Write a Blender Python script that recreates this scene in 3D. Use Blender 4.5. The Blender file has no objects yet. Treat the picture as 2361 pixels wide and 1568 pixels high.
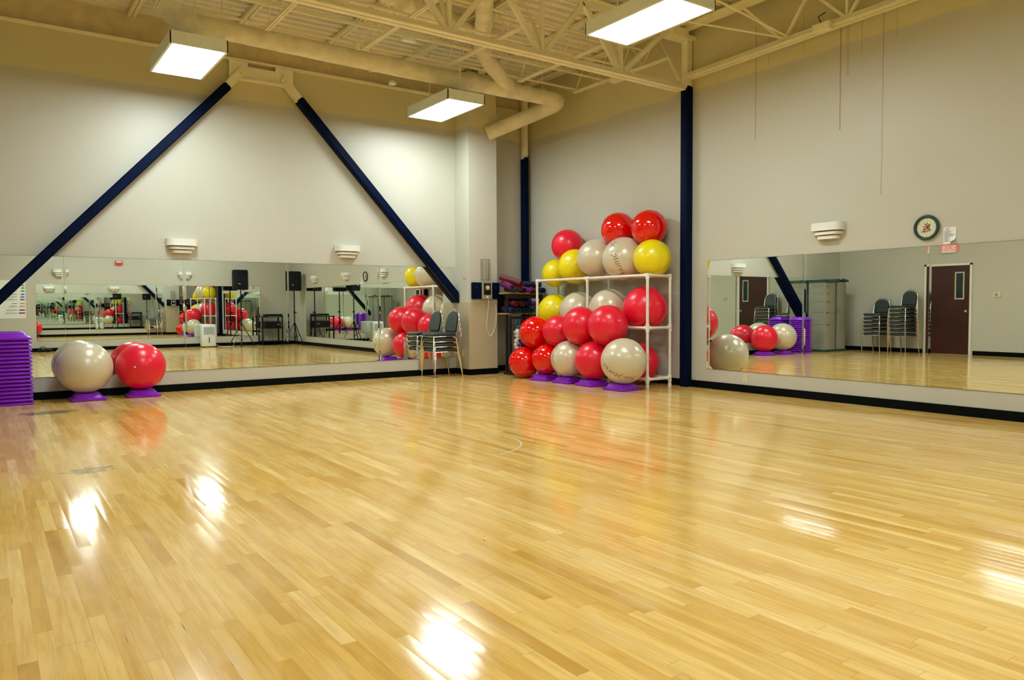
import bpy, bmesh, math, random
from mathutils import Vector, Matrix, Euler
random.seed(7)
PI = math.pi
sc = bpy.context.scene
COL = sc.collection
V = Vector

# ------------------------------------------------------------------ room sizes (metres)
XL, XR = -1.85, 8.273        # left wall, right wall
YF, YB = -1.60, 11.30        # front wall (behind camera), back wall
ZD = 5.13                    # roof deck
CAMH = 1.15

# ------------------------------------------------------------------ materials
def _n(nt, t, **kw):
    n = nt.nodes.new(t)
    for k, v in kw.items():
        setattr(n, k, v)
    return n

class NT:
    def __init__(s, name):
        s.m = bpy.data.materials.new(name); s.m.use_nodes = True
        s.t = s.m.node_tree; s.t.nodes.clear()
        s.out = s.t.nodes.new('ShaderNodeOutputMaterial')
        s.b = s.t.nodes.new('ShaderNodeBsdfPrincipled')
        s.t.links.new(s.b.outputs[0], s.out.inputs[0])
    def link(s, a, b): s.t.links.new(a, b)
    def put(s, sock, v):
        if isinstance(v, (int, float)): sock.default_value = v
        elif isinstance(v, (tuple, list)): sock.default_value = v
        else: s.t.links.new(v, sock)
    def math(s, op, a, b=0.0, c=None):
        n = _n(s.t, 'ShaderNodeMath', operation=op)
        s.put(n.inputs[0], a); s.put(n.inputs[1], b)
        if c is not None: s.put(n.inputs[2], c)
        return n.outputs[0]
    def xyz(s, kind='Object'):
        tc = s.t.nodes.new('ShaderNodeTexCoord'); sp = s.t.nodes.new('ShaderNodeSeparateXYZ')
        s.link(tc.outputs[kind], sp.inputs[0]); return tc.outputs[kind], sp.outputs
    def comb(s, x, y, z):
        n = s.t.nodes.new('ShaderNodeCombineXYZ')
        for i, v in enumerate((x, y, z)): s.put(n.inputs[i], v)
        return n.outputs[0]
    def noise(s, vec, scale, detail=2.0, rough=0.5):
        n = s.t.nodes.new('ShaderNodeTexNoise')
        if vec is not None: s.link(vec, n.inputs['Vector'])
        n.inputs['Scale'].default_value = scale; n.inputs['Detail'].default_value = detail
        n.inputs['Roughness'].default_value = rough
        return n.outputs[0]
    def white(s, vec):
        n = _n(s.t, 'ShaderNodeTexWhiteNoise', noise_dimensions='3D'); s.link(vec, n.inputs['Vector'])
        return n.outputs[0]
    def ramp(s, f, stops):
        n = s.t.nodes.new('ShaderNodeValToRGB'); s.put(n.inputs[0], f)
        e = n.color_ramp.elements
        while len(e) > 1: e.remove(e[-1])
        e[0].position = stops[0][0]; e[0].color = (*stops[0][1], 1)
        for p, c in stops[1:]:
            q = e.new(p); q.color = (*c, 1)
        return n.outputs[0]
    def mix(s, f, a, b, mode='MIX'):
        n = _n(s.t, 'ShaderNodeMix', data_type='RGBA', blend_type=mode)
        s.put(n.inputs[0], f)
        for i, v in ((6, a), (7, b)):
            if isinstance(v, tuple): v = (*v[:3], 1)
            s.put(n.inputs[i], v)
        return n.outputs[2]
    def bump(s, h, dist, strength=1.0):
        n = s.t.nodes.new('ShaderNodeBump'); s.put(n.inputs['Height'], h)
        n.inputs['Distance'].default_value = dist; n.inputs['Strength'].default_value = strength
        s.link(n.outputs[0], s.b.inputs['Normal'])
    def set(s, **kw):
        names = dict(color='Base Color', rough='Roughness', metal='Metallic', spec='Specular IOR Level', coat='Coat Weight',
                     coatr='Coat Roughness', emit='Emission Color', es='Emission Strength', ior='IOR', sheen='Sheen Weight',
                     trans='Transmission Weight', sss='Subsurface Weight')
        for k, v in kw.items():
            if isinstance(v, tuple) and len(v) == 3: v = (*v, 1)
            s.put(s.b.inputs[names[k]], v)
        return s

def simple(name, c, rough=0.5, var=0.06, scale=6.0, bump=0.0, **kw):
    n = NT(name); vec, _ = n.xyz()
    f = n.noise(vec, scale, 3)
    lo = tuple(max(0, x * (1 - var * 2)) for x in c); hi = tuple(min(1, x * (1 + var)) for x in c)
    n.set(color=n.ramp(f, [(0.3, lo), (0.7, hi)]), rough=rough, **kw)
    if bump: n.bump(n.noise(vec, scale * 12, 2), bump)
    return n.m

WALLC = (0.53, 0.52, 0.445)
BANDC = (0.64, 0.58, 0.34)
STEELC = (0.86, 0.80, 0.55)

def wall_material(name, streaks=()):
    n = NT(name); vec, xyz = n.xyz()
    z, y = xyz[2], xyz[1]
    wob = n.math('MULTIPLY', n.math('SUBTRACT', n.noise(vec, 1.3, 4, 0.7), 0.5), 0.07)
    band = n.math('GREATER_THAN', n.math('ADD', z, wob), 4.17)
    big = n.noise(vec, 0.7, 3)
    base = n.mix(n.ramp(big, [(0.35, (0, 0, 0)), (0.65, (1, 1, 1))]), tuple(c * 0.96 for c in WALLC), WALLC)
    col = n.mix(band, base, n.mix(big, tuple(c * 0.94 for c in BANDC), BANDC))
    for (sy, z0, z1, w, a) in streaks:
        jit = n.math('MULTIPLY', n.math('SUBTRACT', n.noise(n.comb(0, 0, z), 3.0, 2), 0.5), 0.03)
        d = n.math('ABSOLUTE', n.math('SUBTRACT', n.math('ADD', y, jit), sy))
        m = n.math('LESS_THAN', d, w)
        m = n.math('MULTIPLY', m, n.math('GREATER_THAN', z, z0))
        m = n.math('MULTIPLY', m, n.math('LESS_THAN', z, z1))
        m = n.math('MULTIPLY', m, a)
        col = n.mix(m, col, (0.33, 0.22, 0.08))
    # scuffs low on the wall
    sc1 = n.math('MULTIPLY', n.math('GREATER_THAN', n.noise(vec, 3.0, 5, 0.75), 0.69), n.math('LESS_THAN', z, 0.5))
    col = n.mix(n.math('MULTIPLY', sc1, 0.35), col, (0.85, 0.83, 0.78))
    n.set(color=col, rough=0.42, spec=0.35)
    n.bump(n.noise(vec, 90, 2), 0.0008)
    return n.m

def floor_material():
    n = NT('maple_strip_floor'); vec, xyz = n.xyz()
    x, y = xyz[0], xyz[1]
    W = 0.057
    u = n.math('DIVIDE', x, W); row = n.math('FLOOR', u); fu = n.math('FRACT', u)
    r1 = n.white(n.comb(row, 3.3, 0.0))
    r2 = n.white(n.comb(row, 9.1, 2.0))
    L = n.math('ADD', 0.55, n.math('MULTIPLY', r2, 0.75))
    v = n.math('ADD', n.math('DIVIDE', y, L), n.math('MULTIPLY', r1, 17.0))
    idx = n.math('FLOOR', v); fv = n.math('FRACT', v)
    rb = n.white(n.comb(row, idx, 5.0)); rc = n.white(n.comb(row, idx, 11.0)); rt = n.white(n.comb(row, idx, 23.0))
    col = n.ramp(rb, [(0.0, (0.58, 0.32, 0.065)), (0.06, (0.70, 0.415, 0.095)), (0.5, (0.79, 0.50, 0.135)),
                      (0.90, (0.85, 0.565, 0.18)), (1.0, (0.93, 0.66, 0.26))])
    gv = n.comb(n.math('MULTIPLY', x, 34.0), n.math('ADD', n.math('MULTIPLY', y, 2.2), n.math('MULTIPLY', rc, 40.0)), n.math('MULTIPLY', rb, 50))
    g = n.noise(gv, 1.0, 5, 0.6)
    col = n.mix(n.ramp(g, [(0.40, (0.45, 0.45, 0.45)), (0.58, (0, 0, 0))]), col, (0.55, 0.30, 0.07))
    gl = n.noise(n.comb(n.math('MULTIPLY', x, 8), n.math('MULTIPLY', y, 3), rb), 1.0, 3)
    col = n.mix(n.ramp(gl, [(0.48, (0, 0, 0)), (0.72, (0.30, 0.30, 0.30))]), col, (0.86, 0.66, 0.32))
    # dark mineral streaks in a few boards
    k = n.noise(n.comb(n.math('MULTIPLY', x, 60.0), n.math('MULTIPLY', y, 3.0), 4.0), 1.0, 3, 0.6)
    col = n.mix(n.ramp(k, [(0.70, (0, 0, 0)), (0.76, (0.7, 0.7, 0.7))]), col, (0.16, 0.075, 0.02))
    kn = n.noise(vec, 7.0, 2, 0.5)
    col = n.mix(n.ramp(kn, [(0.79, (0, 0, 0)), (0.82, (0.6, 0.6, 0.6))]), col, (0.10, 0.05, 0.02))
    # seams
    e1 = n.math('LESS_THAN', fu, 0.022); e2 = n.math('LESS_THAN', n.math('MULTIPLY', fv, L), 0.0016)
    seam = n.math('MAXIMUM', n.math('MULTIPLY', e1, n.math('ADD', 0.2, n.math('MULTIPLY', r1, 0.35))), n.math('MULTIPLY', e2, 0.6))
    col = n.mix(seam, col, (0.20, 0.10, 0.03))
    # worn marks near the left of the room
    for (cx, cy, rr, amt) in ((0.56, 9.83, 0.27, 0.75), (0.59, 6.12, 0.15, 0.6)):
        dx = n.math('DIVIDE', n.math('SUBTRACT', x, cx), 1.5); dy = n.math('SUBTRACT', y, cy)
        d = n.math('SQRT', n.math('ADD', n.math('MULTIPLY', dx, dx), n.math('MULTIPLY', dy, dy)))
        d = n.math('ADD', d, n.math('MULTIPLY', n.math('SUBTRACT', n.noise(vec, 14, 3), 0.5), 0.32))
        col = n.mix(n.math('MULTIPLY', n.math('LESS_THAN', d, rr * 0.6), amt), col, (0.10, 0.12, 0.06))
    n.set(color=col, spec=0.42)
    rg = n.noise(n.comb(n.math('MULTIPLY', x, 3), n.math('MULTIPLY', y, 1.2), 0), 1.0, 4)
    n.set(rough=n.math('ADD', 0.045, n.math('ADD', n.math('MULTIPLY', rg, 0.09), n.math('MULTIPLY', rc, 0.05))))
    # cupping and slight tilt of every strip, as a true surface normal (the floor is level)
    c = n.math('SUBTRACT', fu, 0.5)
    wv = n.comb(n.math('MULTIPLY', x, 7), n.math('MULTIPLY', y, 1.6), rb)
    w1 = n.math('SUBTRACT', n.noise(wv, 1.0, 2), 0.5); w2 = n.math('SUBTRACT', n.noise(wv, 1.7, 2), 0.5)
    ax = n.math('ADD', n.math('MULTIPLY', c, 0.022), n.math('ADD', n.math('MULTIPLY', n.math('SUBTRACT', rt, 0.5), 0.020), n.math('MULTIPLY', w1, 0.012)))
    ay = n.math('ADD', n.math('MULTIPLY', n.math('SUBTRACT', rc, 0.5), 0.010), n.math('MULTIPLY', w2, 0.020))
    nn = _n(n.t, 'ShaderNodeVectorMath', operation='NORMALIZE'); n.link(n.comb(ax, ay, 1.0), nn.inputs[0])
    n.link(nn.outputs[0], n.b.inputs['Normal'])
    return n.m

def ball_material(name, c, rough, coat, pearl=False):
    n = NT(name); vec, xyz = n.xyz()
    f = n.noise(vec, 2.5, 3)
    n.set(color=n.ramp(f, [(0.3, tuple(x * 0.9 for x in c)), (0.7, c)]), rough=rough, coat=coat, coatr=0.08 if not pearl else 0.2, spec=0.5)
    rings = n.math('SINE', n.math('MULTIPLY', xyz[2], 520.0))
    n.bump(n.math('MULTIPLY', rings, 1.0), 0.00012 if rough > 0.15 else 0.00001)
    if pearl: n.set(sheen=0.2, metal=0.1)
    return n.m

M = {}
M['wall'] = wall_material('painted_wall')
M['wallB'] = wall_material('painted_wall_with_drips', [(6.29, 3.3, 4.75, 0.006, 0.8), (6.9, 4.1, 4.6, 0.004, 0.4), (6.1, 4.2, 4.75, 0.01, 0.3),
      (5.11, 3.2, 4.45, 0.008, 0.8), (5.02, 3.8, 4.45, 0.02, 0.25), (4.85, 4.0, 4.4, 0.006, 0.4), (4.60, 2.38, 4.45, 0.005, 0.75), (4.45, 4.1, 4.5, 0.008, 0.3), (5.6, 4.2, 4.7, 0.01, 0.25)])
def pil_mat():
    n = NT('painted_pilaster'); vec, xyz = n.xyz(); z = xyz[2]
    w = n.math('MULTIPLY', n.math('SUBTRACT', n.noise(vec, 2, 3), 0.5), 0.02)
    up = n.math('GREATER_THAN', n.math('ADD', z, n.math('MULTIPLY', w, 4)), 4.17); lo = n.math('LESS_THAN', n.math('ADD', z, w), 1.235)
    c = n.mix(lo, WALLC, (0.48, 0.41, 0.27)); c = n.mix(up, c, BANDC)
    n.set(color=c, rough=0.5, spec=0.3); n.bump(n.noise(vec, 60, 3), 0.0012); return n.m
M['pil'] = pil_mat()
M['upper'] = simple('upper_wall_paint', (0.72, 0.61, 0.36), 0.7)
M['floor'] = floor_material()
M['deck'] = simple('painted_roof_deck', (0.82, 0.77, 0.62), 0.75, 0.05, 2.0)
M['steel'] = simple('cream_painted_steel', STEELC, 0.55, 0.04, 4.0)
M['duct'] = simple('painted_duct_wrap', (0.86, 0.80, 0.56), 0.7, 0.08, 5.0, bump=0.01)
M['black'] = simple('black_rubber_base', (0.002, 0.003, 0.004), 0.45, 0.1, spec=0.08)
M['navy'] = simple('navy_vinyl_padding', (0.0006, 0.005, 0.028), 0.5, 0.15, 3.0, spec=0.06)
M['house'] = simple('white_fixture_metal', (0.80, 0.87, 0.82), 0.45, 0.03)
def emis(name, c, s):
    n = NT(name); n.set(color=c, emit=c, es=s, rough=0.4); return n.m
M['lens'] = emis('lit_fluorescent_lens', (0.885, 1.0, 0.985), 18.5)
M['exitlit'] = emis('lit_red_exit_letters', (1.0, 0.06, 0.04), 0.42)
def mirror_mat():
    n = NT('silvered_mirror'); vec, _ = n.xyz()
    n.set(color=(0.90, 0.96, 0.92), metal=1.0, rough=0.0); return n.m
M['mirror'] = mirror_mat()
M['mirroredge'] = simple('dark_mirror_edge', (0.05, 0.07, 0.05), 0.3)
M['chrome'] = simple('chrome_tube', (0.75, 0.72, 0.68), 0.12, 0.03, metal=1.0)
M['uphol'] = simple('dark_green_vinyl', (0.022, 0.036, 0.034), 0.45, 0.2, 20.0, bump=0.0006)
M['red'] = ball_material('bright_red_vinyl', (0.80, 0.0, 0.0), 0.10, 0.6)
M['pink'] = ball_material('satin_crimson_vinyl', (0.82, 0.006, 0.035), 0.30, 0.10)
M['pearl'] = ball_material('pearl_white_vinyl', (0.66, 0.58, 0.42), 0.27, 0.3, True)
M['yellow'] = ball_material('yellow_vinyl', (0.83, 0.68, 0.0), 0.30, 0.2)
M['plug'] = simple('white_plug', (0.8, 0.78, 0.7), 0.4)
M['purple'] = simple('purple_plastic', (0.24, 0.010, 0.60), 0.30, 0.06, 3.0)
M['pvc'] = simple('white_pvc_pipe', (0.78, 0.76, 0.66), 0.3, 0.03)
M['pvcfit'] = simple('white_pvc_fitting', (0.84, 0.82, 0.74), 0.25, 0.03)
M['sconce'] = simple('white_plaster_sconce', (0.80, 0.80, 0.74), 0.5, 0.03)
M['ivory'] = simple('ivory_plastic', (0.66, 0.62, 0.42), 0.4)
M['white'] = simple('white_plastic', (0.78, 0.80, 0.78), 0.35, 0.03)
M['paper'] = simple('white_paper', (0.82, 0.83, 0.84), 0.7, 0.02)
M['ink'] = simple('dark_ink', (0.05, 0.05, 0.06), 0.6)
M['marker'] = simple('dark_marker_ink', (0.14, 0.05, 0.015), 0.5)
M['redink'] = simple('red_ink', (0.65, 0.04, 0.05), 0.6)
M['dkgreen'] = simple('dark_green_plastic', (0.01, 0.045, 0.035), 0.35)
M['cream'] = simple('cream_dial', (0.72, 0.70, 0.52), 0.5, 0.03)
M['leafgreen'] = simple('painted_leaf_green', (0.03, 0.16, 0.06), 0.5)
M['fruit'] = simple('painted_fruit', (0.62, 0.13, 0.05), 0.5, 0.3, 40)
M['fruit2'] = simple('painted_peach', (0.75, 0.30, 0.16), 0.5, 0.2, 40)
M['door'] = simple('dark_mahogany_door', (0.040, 0.006, 0.005), 0.35, 0.25, 2.0)
M['doorframe'] = simple('white_door_frame', (0.74, 0.74, 0.64), 0.4, 0.02)
M['lite'] = simple('cream_vision_frame', (0.50, 0.44, 0.24), 0.5)
M['glassdark'] = simple('dark_vision_glass', (0.01, 0.03, 0.06), 0.08)
M['taupe'] = simple('grey_taupe_plastic', (0.30, 0.29, 0.22), 0.55, 0.04)
M['greenplastic'] = simple('green_cabinet_top', (0.01, 0.075, 0.05), 0.45)
M['groove'] = simple('cabinet_groove', (0.10, 0.11, 0.09), 0.7)
M['blackp'] = simple('black_plastic', (0.004, 0.006, 0.008), 0.45, 0.15, spec=0.2)
M['blackm'] = simple('black_metal', (0.005, 0.006, 0.008), 0.4, 0.1, spec=0.25)
M['greygrille'] = simple('grey_grille', (0.30, 0.38, 0.38), 0.5)
M['wire'] = simple('grey_wire', (0.10, 0.11, 0.09), 0.4, metal=0.6)
M['gunmetal'] = simple('beige_metal_device', (0.40, 0.35, 0.24), 0.4, metal=0.3)
M['wood'] = simple('shelf_wood', (0.42, 0.27, 0.10), 0.5, 0.15, 8)
M['darkshelf'] = simple('black_shelf_frame', (0.008, 0.008, 0.010), 0.5)
for k, c in dict(mat_maroon=(0.13, 0.006, 0.018), mat_plum=(0.15, 0.012, 0.13), mat_green=(0.006, 0.055, 0.038), mat_navy=(0.004, 0.012, 0.07),
                 mat_pink=(0.30, 0.03, 0.07), db_white=(0.72, 0.70, 0.68), db_purple=(0.24, 0.05, 0.36), db_blue=(0.01, 0.03, 0.22),
                 db_teal=(0.01, 0.14, 0.12), db_red=(0.25, 0.01, 0.02), bar_green=(0.03, 0.28, 0.08), bar_blue=(0.01, 0.14, 0.40),
                 bar_orange=(0.80, 0.36, 0.06), bar_maroon=(0.20, 0.01, 0.04), rust=(0.35, 0.09, 0.03)).items():
    M[k] = simple(k, c, 0.55, 0.08)

# ------------------------------------------------------------------ mesh builder
class MB:
    def __init__(s): s.bm = bmesh.new()
    def box(s, c, d, rot=None, bev=0.0, seg=2):
        g = bmesh.ops.create_cube(s.bm, size=1.0)['verts']
        mt = Matrix.Diagonal((d[0], d[1], d[2], 1))
        bmesh.ops.transform(s.bm, matrix=mt, verts=g)
        if bev > 0:
            es = list({e for v in g for e in v.link_edges})
            r = bmesh.ops.bevel(s.bm, geom=es, offset=bev, segments=seg, affect='EDGES', profile=0.5)
            g = list({v for f in r['faces'] for v in f.verts} | {v for v in g if v.is_valid})
        R = rot.to_matrix().to_4x4() if rot is not None else Matrix.Identity(4)
        bmesh.ops.transform(s.bm, matrix=Matrix.Translation(V(c)) @ R, verts=g)
        return s
    def lim(s, x0, x1, y0, y1, z0, z1, bev=0.0):
        return s.box(((x0+x1)/2, (y0+y1)/2, (z0+z1)/2), (abs(x1-x0), abs(y1-y0), abs(z1-z0)), None, bev)
    def beam(s, a, b, w, h, up=(0, 0, 1), bev=0.0):
        a, b = V(a), V(b); d = (b - a); L = d.length; d.normalize()
        up = V(up); sd = d.cross(up)
        if sd.length < 1e-4: sd = d.cross(V((1, 0, 0)))
        sd.normalize(); u = sd.cross(d)
        R = Matrix((d, sd, u)).transposed()
        g = bmesh.ops.create_cube(s.bm, size=1.0)['verts']
        bmesh.ops.transform(s.bm, matrix=Matrix.Diagonal((L, w, h, 1)), verts=g)
        if bev > 0:
            es = list({e for v in g for e in v.link_edges})
            r = bmesh.ops.bevel(s.bm, geom=es, offset=bev, segments=3, affect='EDGES', profile=0.5)
            g = list({v for f in r['faces'] for v in f.verts} | {v for v in g if v.is_valid})
        bmesh.ops.transform(s.bm, matrix=Matrix.Translation((a+b)/2) @ R.to_4x4(), verts=g)
        return s
    def tube(s, pts, r, n=10, closed=False, cap=True):
        pts = [V(p) for p in pts]; rs = r if isinstance(r, (list, tuple)) else [r]*len(pts)
        N = len(pts); rings = []; prev = None
        for i, p in enumerate(pts):
            if closed: t = pts[(i+1) % N] - pts[i-1]
            else: t = pts[min(i+1, N-1)] - pts[max(i-1, 0)]
            t.normalize()
            if prev is None:
                a = V((0, 0, 1)) if abs(t.z) < 0.9 else V((1, 0, 0))
                u = (a - t * a.dot(t)).normalized()
            else: u = (prev - t * prev.dot(t)).normalized()
            prev = u; w = t.cross(u)
            rings.append([s.bm.verts.new(p + (u*math.cos(2*PI*k/n) + w*math.sin(2*PI*k/n))*rs[i]) for k in range(n)])
        R2 = rings + ([rings[0]] if closed else [])
        for A, B in zip(R2[:-1], R2[1:]):
            for k in range(n):
                s.bm.faces.new((A[k], A[(k+1) % n], B[(k+1) % n], B[k]))
        if not closed and cap:
            s.bm.faces.new(rings[0][::-1]); s.bm.faces.new(rings[-1])
        return s
    def cyl(s, a, b, r, n=16): return s.tube([a, b], r, n)
    def prism(s, poly, d0, d1, fr):
        """poly 2D points extruded from d0 to d1; fr maps (u,v,w)->xyz"""
        A = [s.bm.verts.new(fr(u, v, d0)) for u, v in poly]; B = [s.bm.verts.new(fr(u, v, d1)) for u, v in poly]
        n = len(poly)
        s.bm.faces.new(A[::-1]); s.bm.faces.new(B)
        for i in range(n): s.bm.faces.new((A[i], A[(i+1) % n], B[(i+1) % n], B[i]))
        return s
    def sphere(s, c, r, seg=32, rings=20):
        g = bmesh.ops.create_uvsphere(s.bm, u_segments=seg, v_segments=rings, radius=1.0)['verts']
        rr = r if isinstance(r, (tuple, list)) else (r, r, r)
        bmesh.ops.transform(s.bm, matrix=Matrix.Translation(V(c)) @ Matrix.Diagonal((*rr, 1)), verts=g)
        return s
    def quad(s, *p):
        s.bm.faces.new([s.bm.verts.new(q) for q in p]); return s
    def build(s, name, m, parent=None, smooth=None, loc=None, nocalc=False):
        if not nocalc: bmesh.ops.recalc_face_normals(s.bm, faces=s.bm.faces)
        me = bpy.data.meshes.new(name); s.bm.to_mesh(me); s.bm.free()
        ms = m if isinstance(m, list) else [m]
        for q in ms: me.materials.append(M[q] if isinstance(q, str) else q)
        if smooth:
            for p in me.polygons: p.use_smooth = True
            try: me.set_sharp_from_angle(angle=math.radians(smooth))
            except Exception: pass
        o = bpy.data.objects.new(name, me); COL.objects.link(o)
        if parent: o.parent = parent
        if loc is not None: o.location = loc
        return o

def tag(o, label=None, cat=None, group=None, kind=None):
    if label: o['label'] = label
    if cat: o['category'] = cat
    if group: o['group'] = group
    if kind: o['kind'] = kind
    return o
def thing(name, label, cat, loc=(0, 0, 0), rz=0.0, group=None, kind=None):
    o = bpy.data.objects.new(name, None); COL.objects.link(o); o.empty_display_size = 0.1
    o.location = loc; o.rotation_euler = (0, 0, rz)
    return tag(o, label, cat, group, kind)
def dup(o, parent=None):
    c = o.copy(); COL.objects.link(c); c.parent = parent
    for ch in [q for q in bpy.data.objects if q.parent == o]: dup(ch, c)
    return c
def struct(o): o['kind'] = 'structure'; return o

def text_mesh(body, size, m, name, extrude=0.0, shear=0.0, spacing=1.0, mapper=None, parent=None, bold=0.0):
    cu = bpy.data.curves.new('txt', 'FONT'); cu.body = body; cu.size = size; cu.align_x = 'CENTER'; cu.align_y = 'CENTER'
    cu.extrude = extrude; cu.shear = shear; cu.space_character = spacing; cu.resolution_u = 3; cu.offset = bold
    ob = bpy.data.objects.new('txt', cu); COL.objects.link(ob)
    bpy.context.view_layer.update()
    dg = bpy.context.evaluated_depsgraph_get()
    me = bpy.data.meshes.new_from_object(ob.evaluated_get(dg))
    bpy.data.objects.remove(ob)
    if mapper:
        for v in me.vertices: v.co = mapper(v.co)
    me.materials.clear(); me.materials.append(M[m]); me.name = name
    o = bpy.data.objects.new(name, me); COL.objects.link(o)
    if parent: o.parent = parent
    return o

# ------------------------------------------------------------------ room shell
struct(MB().lim(XL-.1, XR+.1, YF-.1, YB+.3, -.1, 0).build('floor', 'floor'))
b = MB(); b.lim(XL-.1, XR, YB, YB+.3, 0, 4.72); struct(b.build('wall_back', 'wall'))
b = MB(); b.lim(XL-.1, XR, YB+.06, YB+.3, 4.72, 5.30); struct(b.build('wall_back_upper', 'upper'))
b = MB(); b.lim(6.72, 7.29, 10.85, YB, 0, 5.08, 0.004); struct(b.build('wall_back_pilaster', 'pil'))
struct(MB().lim(XR, XR+.15, YF-.1, YB+.3, 0, 5.30).build('wall_right', 'wallB'))
struct(MB().lim(XL-.15, XL, YF-.1, YB+.3, 0, 5.30).build('wall_left', 'wall'))
struct(MB().lim(XL, XR, YF-.15, YF, 0, 5.30).build('wall_front', 'wall'))
# corrugated deck, flutes along X
b = MB(); pitch = 0.178; y = YF - .15; prof = []
while y < YB + .3:
    prof += [(y, ZD+.05), (y+.060, ZD+.05), (y+.075, ZD), (y+.163, ZD)]
    y += pitch
x0, x1 = XL-.15, XR+.15
va = [b.bm.verts.new((x0, p, z)) for p, z in prof]; vb = [b.bm.verts.new((x1, p, z)) for p, z in prof]
vc = [b.bm.verts.new((x0, p, ZD+.10)) for p, z in prof]; vd = [b.bm.verts.new((x1, p, ZD+.09)) for p, z in prof]
for i in range(len(prof)-1):
    b.bm.faces.new((va[i], va[i+1], vb[i+1], vb[i])); b.bm.faces.new((vc[i], vd[i], vd[i+1], vc[i+1]))
struct(b.build('ceiling', 'deck'))
BH = 0.10
def baseboard(name, x0, x1, y0, y1):
    struct(MB().lim(x0, x1, y0, y1, 0, BH, 0.004).build(name, 'black'))
b = MB(); b.lim(XL, 6.72, YB-.012, YB, 0, BH, .003); b.lim(6.708, 6.72, 10.838, YB, 0, BH, .003)
b.lim(6.708, 7.302, 10.838, 10.85, 0, BH, .003); b.lim(7.29, 7.302, 10.84, YB, 0, BH, .003); b.lim(7.29, XR, YB-.012, YB, 0, BH, .003)
struct(b.build('baseboard_back', 'black'))
baseboard('baseboard_right', XR-.012, XR, YF, YB)
baseboard('baseboard_front', XL, XR, YF, YF+.012)
b = MB(); b.lim(XL, XL+.012, YF, 8.03, 0, BH, .003); b.lim(XL, XL+.012, 9.15, YB, 0, BH, .003)
struct(b.build('baseboard_left', 'black'))

# ------------------------------------------------------------------ mirrors
def mirror(wall, a, b_, z0, z1, label, inset_clips=2):
    """wall: back/right/front; a,b_ = range along the wall"""
    th, bv, dr = 0.006, 0.024, 0.00030
    def P(u, w, z):
        if wall == 'back': return V((u, YB - w, z))
        if wall == 'right': return V((XR - w, u, z))
        return V((u, YF + w, z))
    mid = (a+b_)/2
    t = thing('wall_mirror', label, 'mirror', P(mid, 0, z0), 0, 'mirror panels on the %s wall' % wall)
    o = P(mid, 0, z0)
    g = MB(); g1 = 0.0012
    us = [a+g1, a+bv, b_-bv, b_-g1]; ws = [th-dr, th, th, th-dr]
    fr = [[g.bm.verts.new(P(u, w, z) - o) for u, w in zip(us, ws)] for z in (z0, z1)]
    for i in range(3): g.bm.faces.new((fr[0][i], fr[0][i+1], fr[1][i+1], fr[1][i]))
    bk = [[g.bm.verts.new(P(u, 0, z) - o) for u in us] for z in (z0, z1)]
    for i in range(3):
        g.bm.faces.new((bk[0][i], bk[0][i+1], bk[1][i+1], bk[1][i]))
        g.bm.faces.new((fr[0][i], fr[0][i+1], bk[0][i+1], bk[0][i])); g.bm.faces.new((fr[1][i], fr[1][i+1], bk[1][i+1], bk[1][i]))
    g.bm.faces.new((fr[0][0], fr[1][0], bk[1][0], bk[0][0])); g.bm.faces.new((fr[0][3], fr[1][3], bk[1][3], bk[0][3]))
    g.build('glass', 'mirror', t)
    for (p, q) in (((a, z0), (b_, z0)), ((a, z1), (b_, z1))):
        e = MB()
        c1, c2 = P(p[0], th*.5, p[1]) - o, P(q[0], th*.5, q[1]) - o
        e.beam(c1 + V((0, 0, -.0015 if p[1] == z0 else .0015)), c2 + V((0, 0, -.0015 if p[1] == z0 else .0015)), th, .003)
        e.build('edge_strip', 'mirroredge', t)
    for k in range(inset_clips):
        u = a + (b_-a)*(k+.5)/inset_clips
        for z in (z1, z0):
            c = MB(); c.box(P(u, th+.002, z) - o, (.03, .004, .014) if wall != 'right' else (.004, .03, .014), None, .0015)
            c.build('clip', 'chrome', t)
    return t
MT, MBm = 1.83, 0.288
bx = [-.585, .867, 2.319, 3.772, 5.277, 6.705]
bl = ['mirror behind the purple stack and the left end of the brace', 'mirror behind the pearl and crimson balls on the left',
      'mirror below the left louvred sconce of the back wall', 'mirror in the middle of the back wall, between the two sconces', 'mirror beside the stacked chairs, cut by the right brace']
for i in range(5): mirror('back', bx[i], bx[i+1], MBm, MT, bl[i])
ry = [7.067, 5.55, 4.055, 2.55, 1.05, -.45]
rl = ['right wall mirror nearest the blue column', 'right wall mirror below the sconce, showing the storage cabinet', 'right wall mirror below the clock and notice, showing the dark door',
      'right wall mirror past the clock, towards the viewer', 'right wall mirror farthest from the ball rack']
for i in range(5): mirror('right', ry[i+1], ry[i], 0.277, 1.772, rl[i])
for i, l in enumerate(['front wall mirror next to the chart', 'second front wall mirror from the chart', 'front wall mirror behind the dehumidifier', 'front wall mirror behind the loudspeaker']):
    mirror('front', 1.18+1.503*i, 1.18+1.503*(i+1), .30, 1.84, l)

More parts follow.
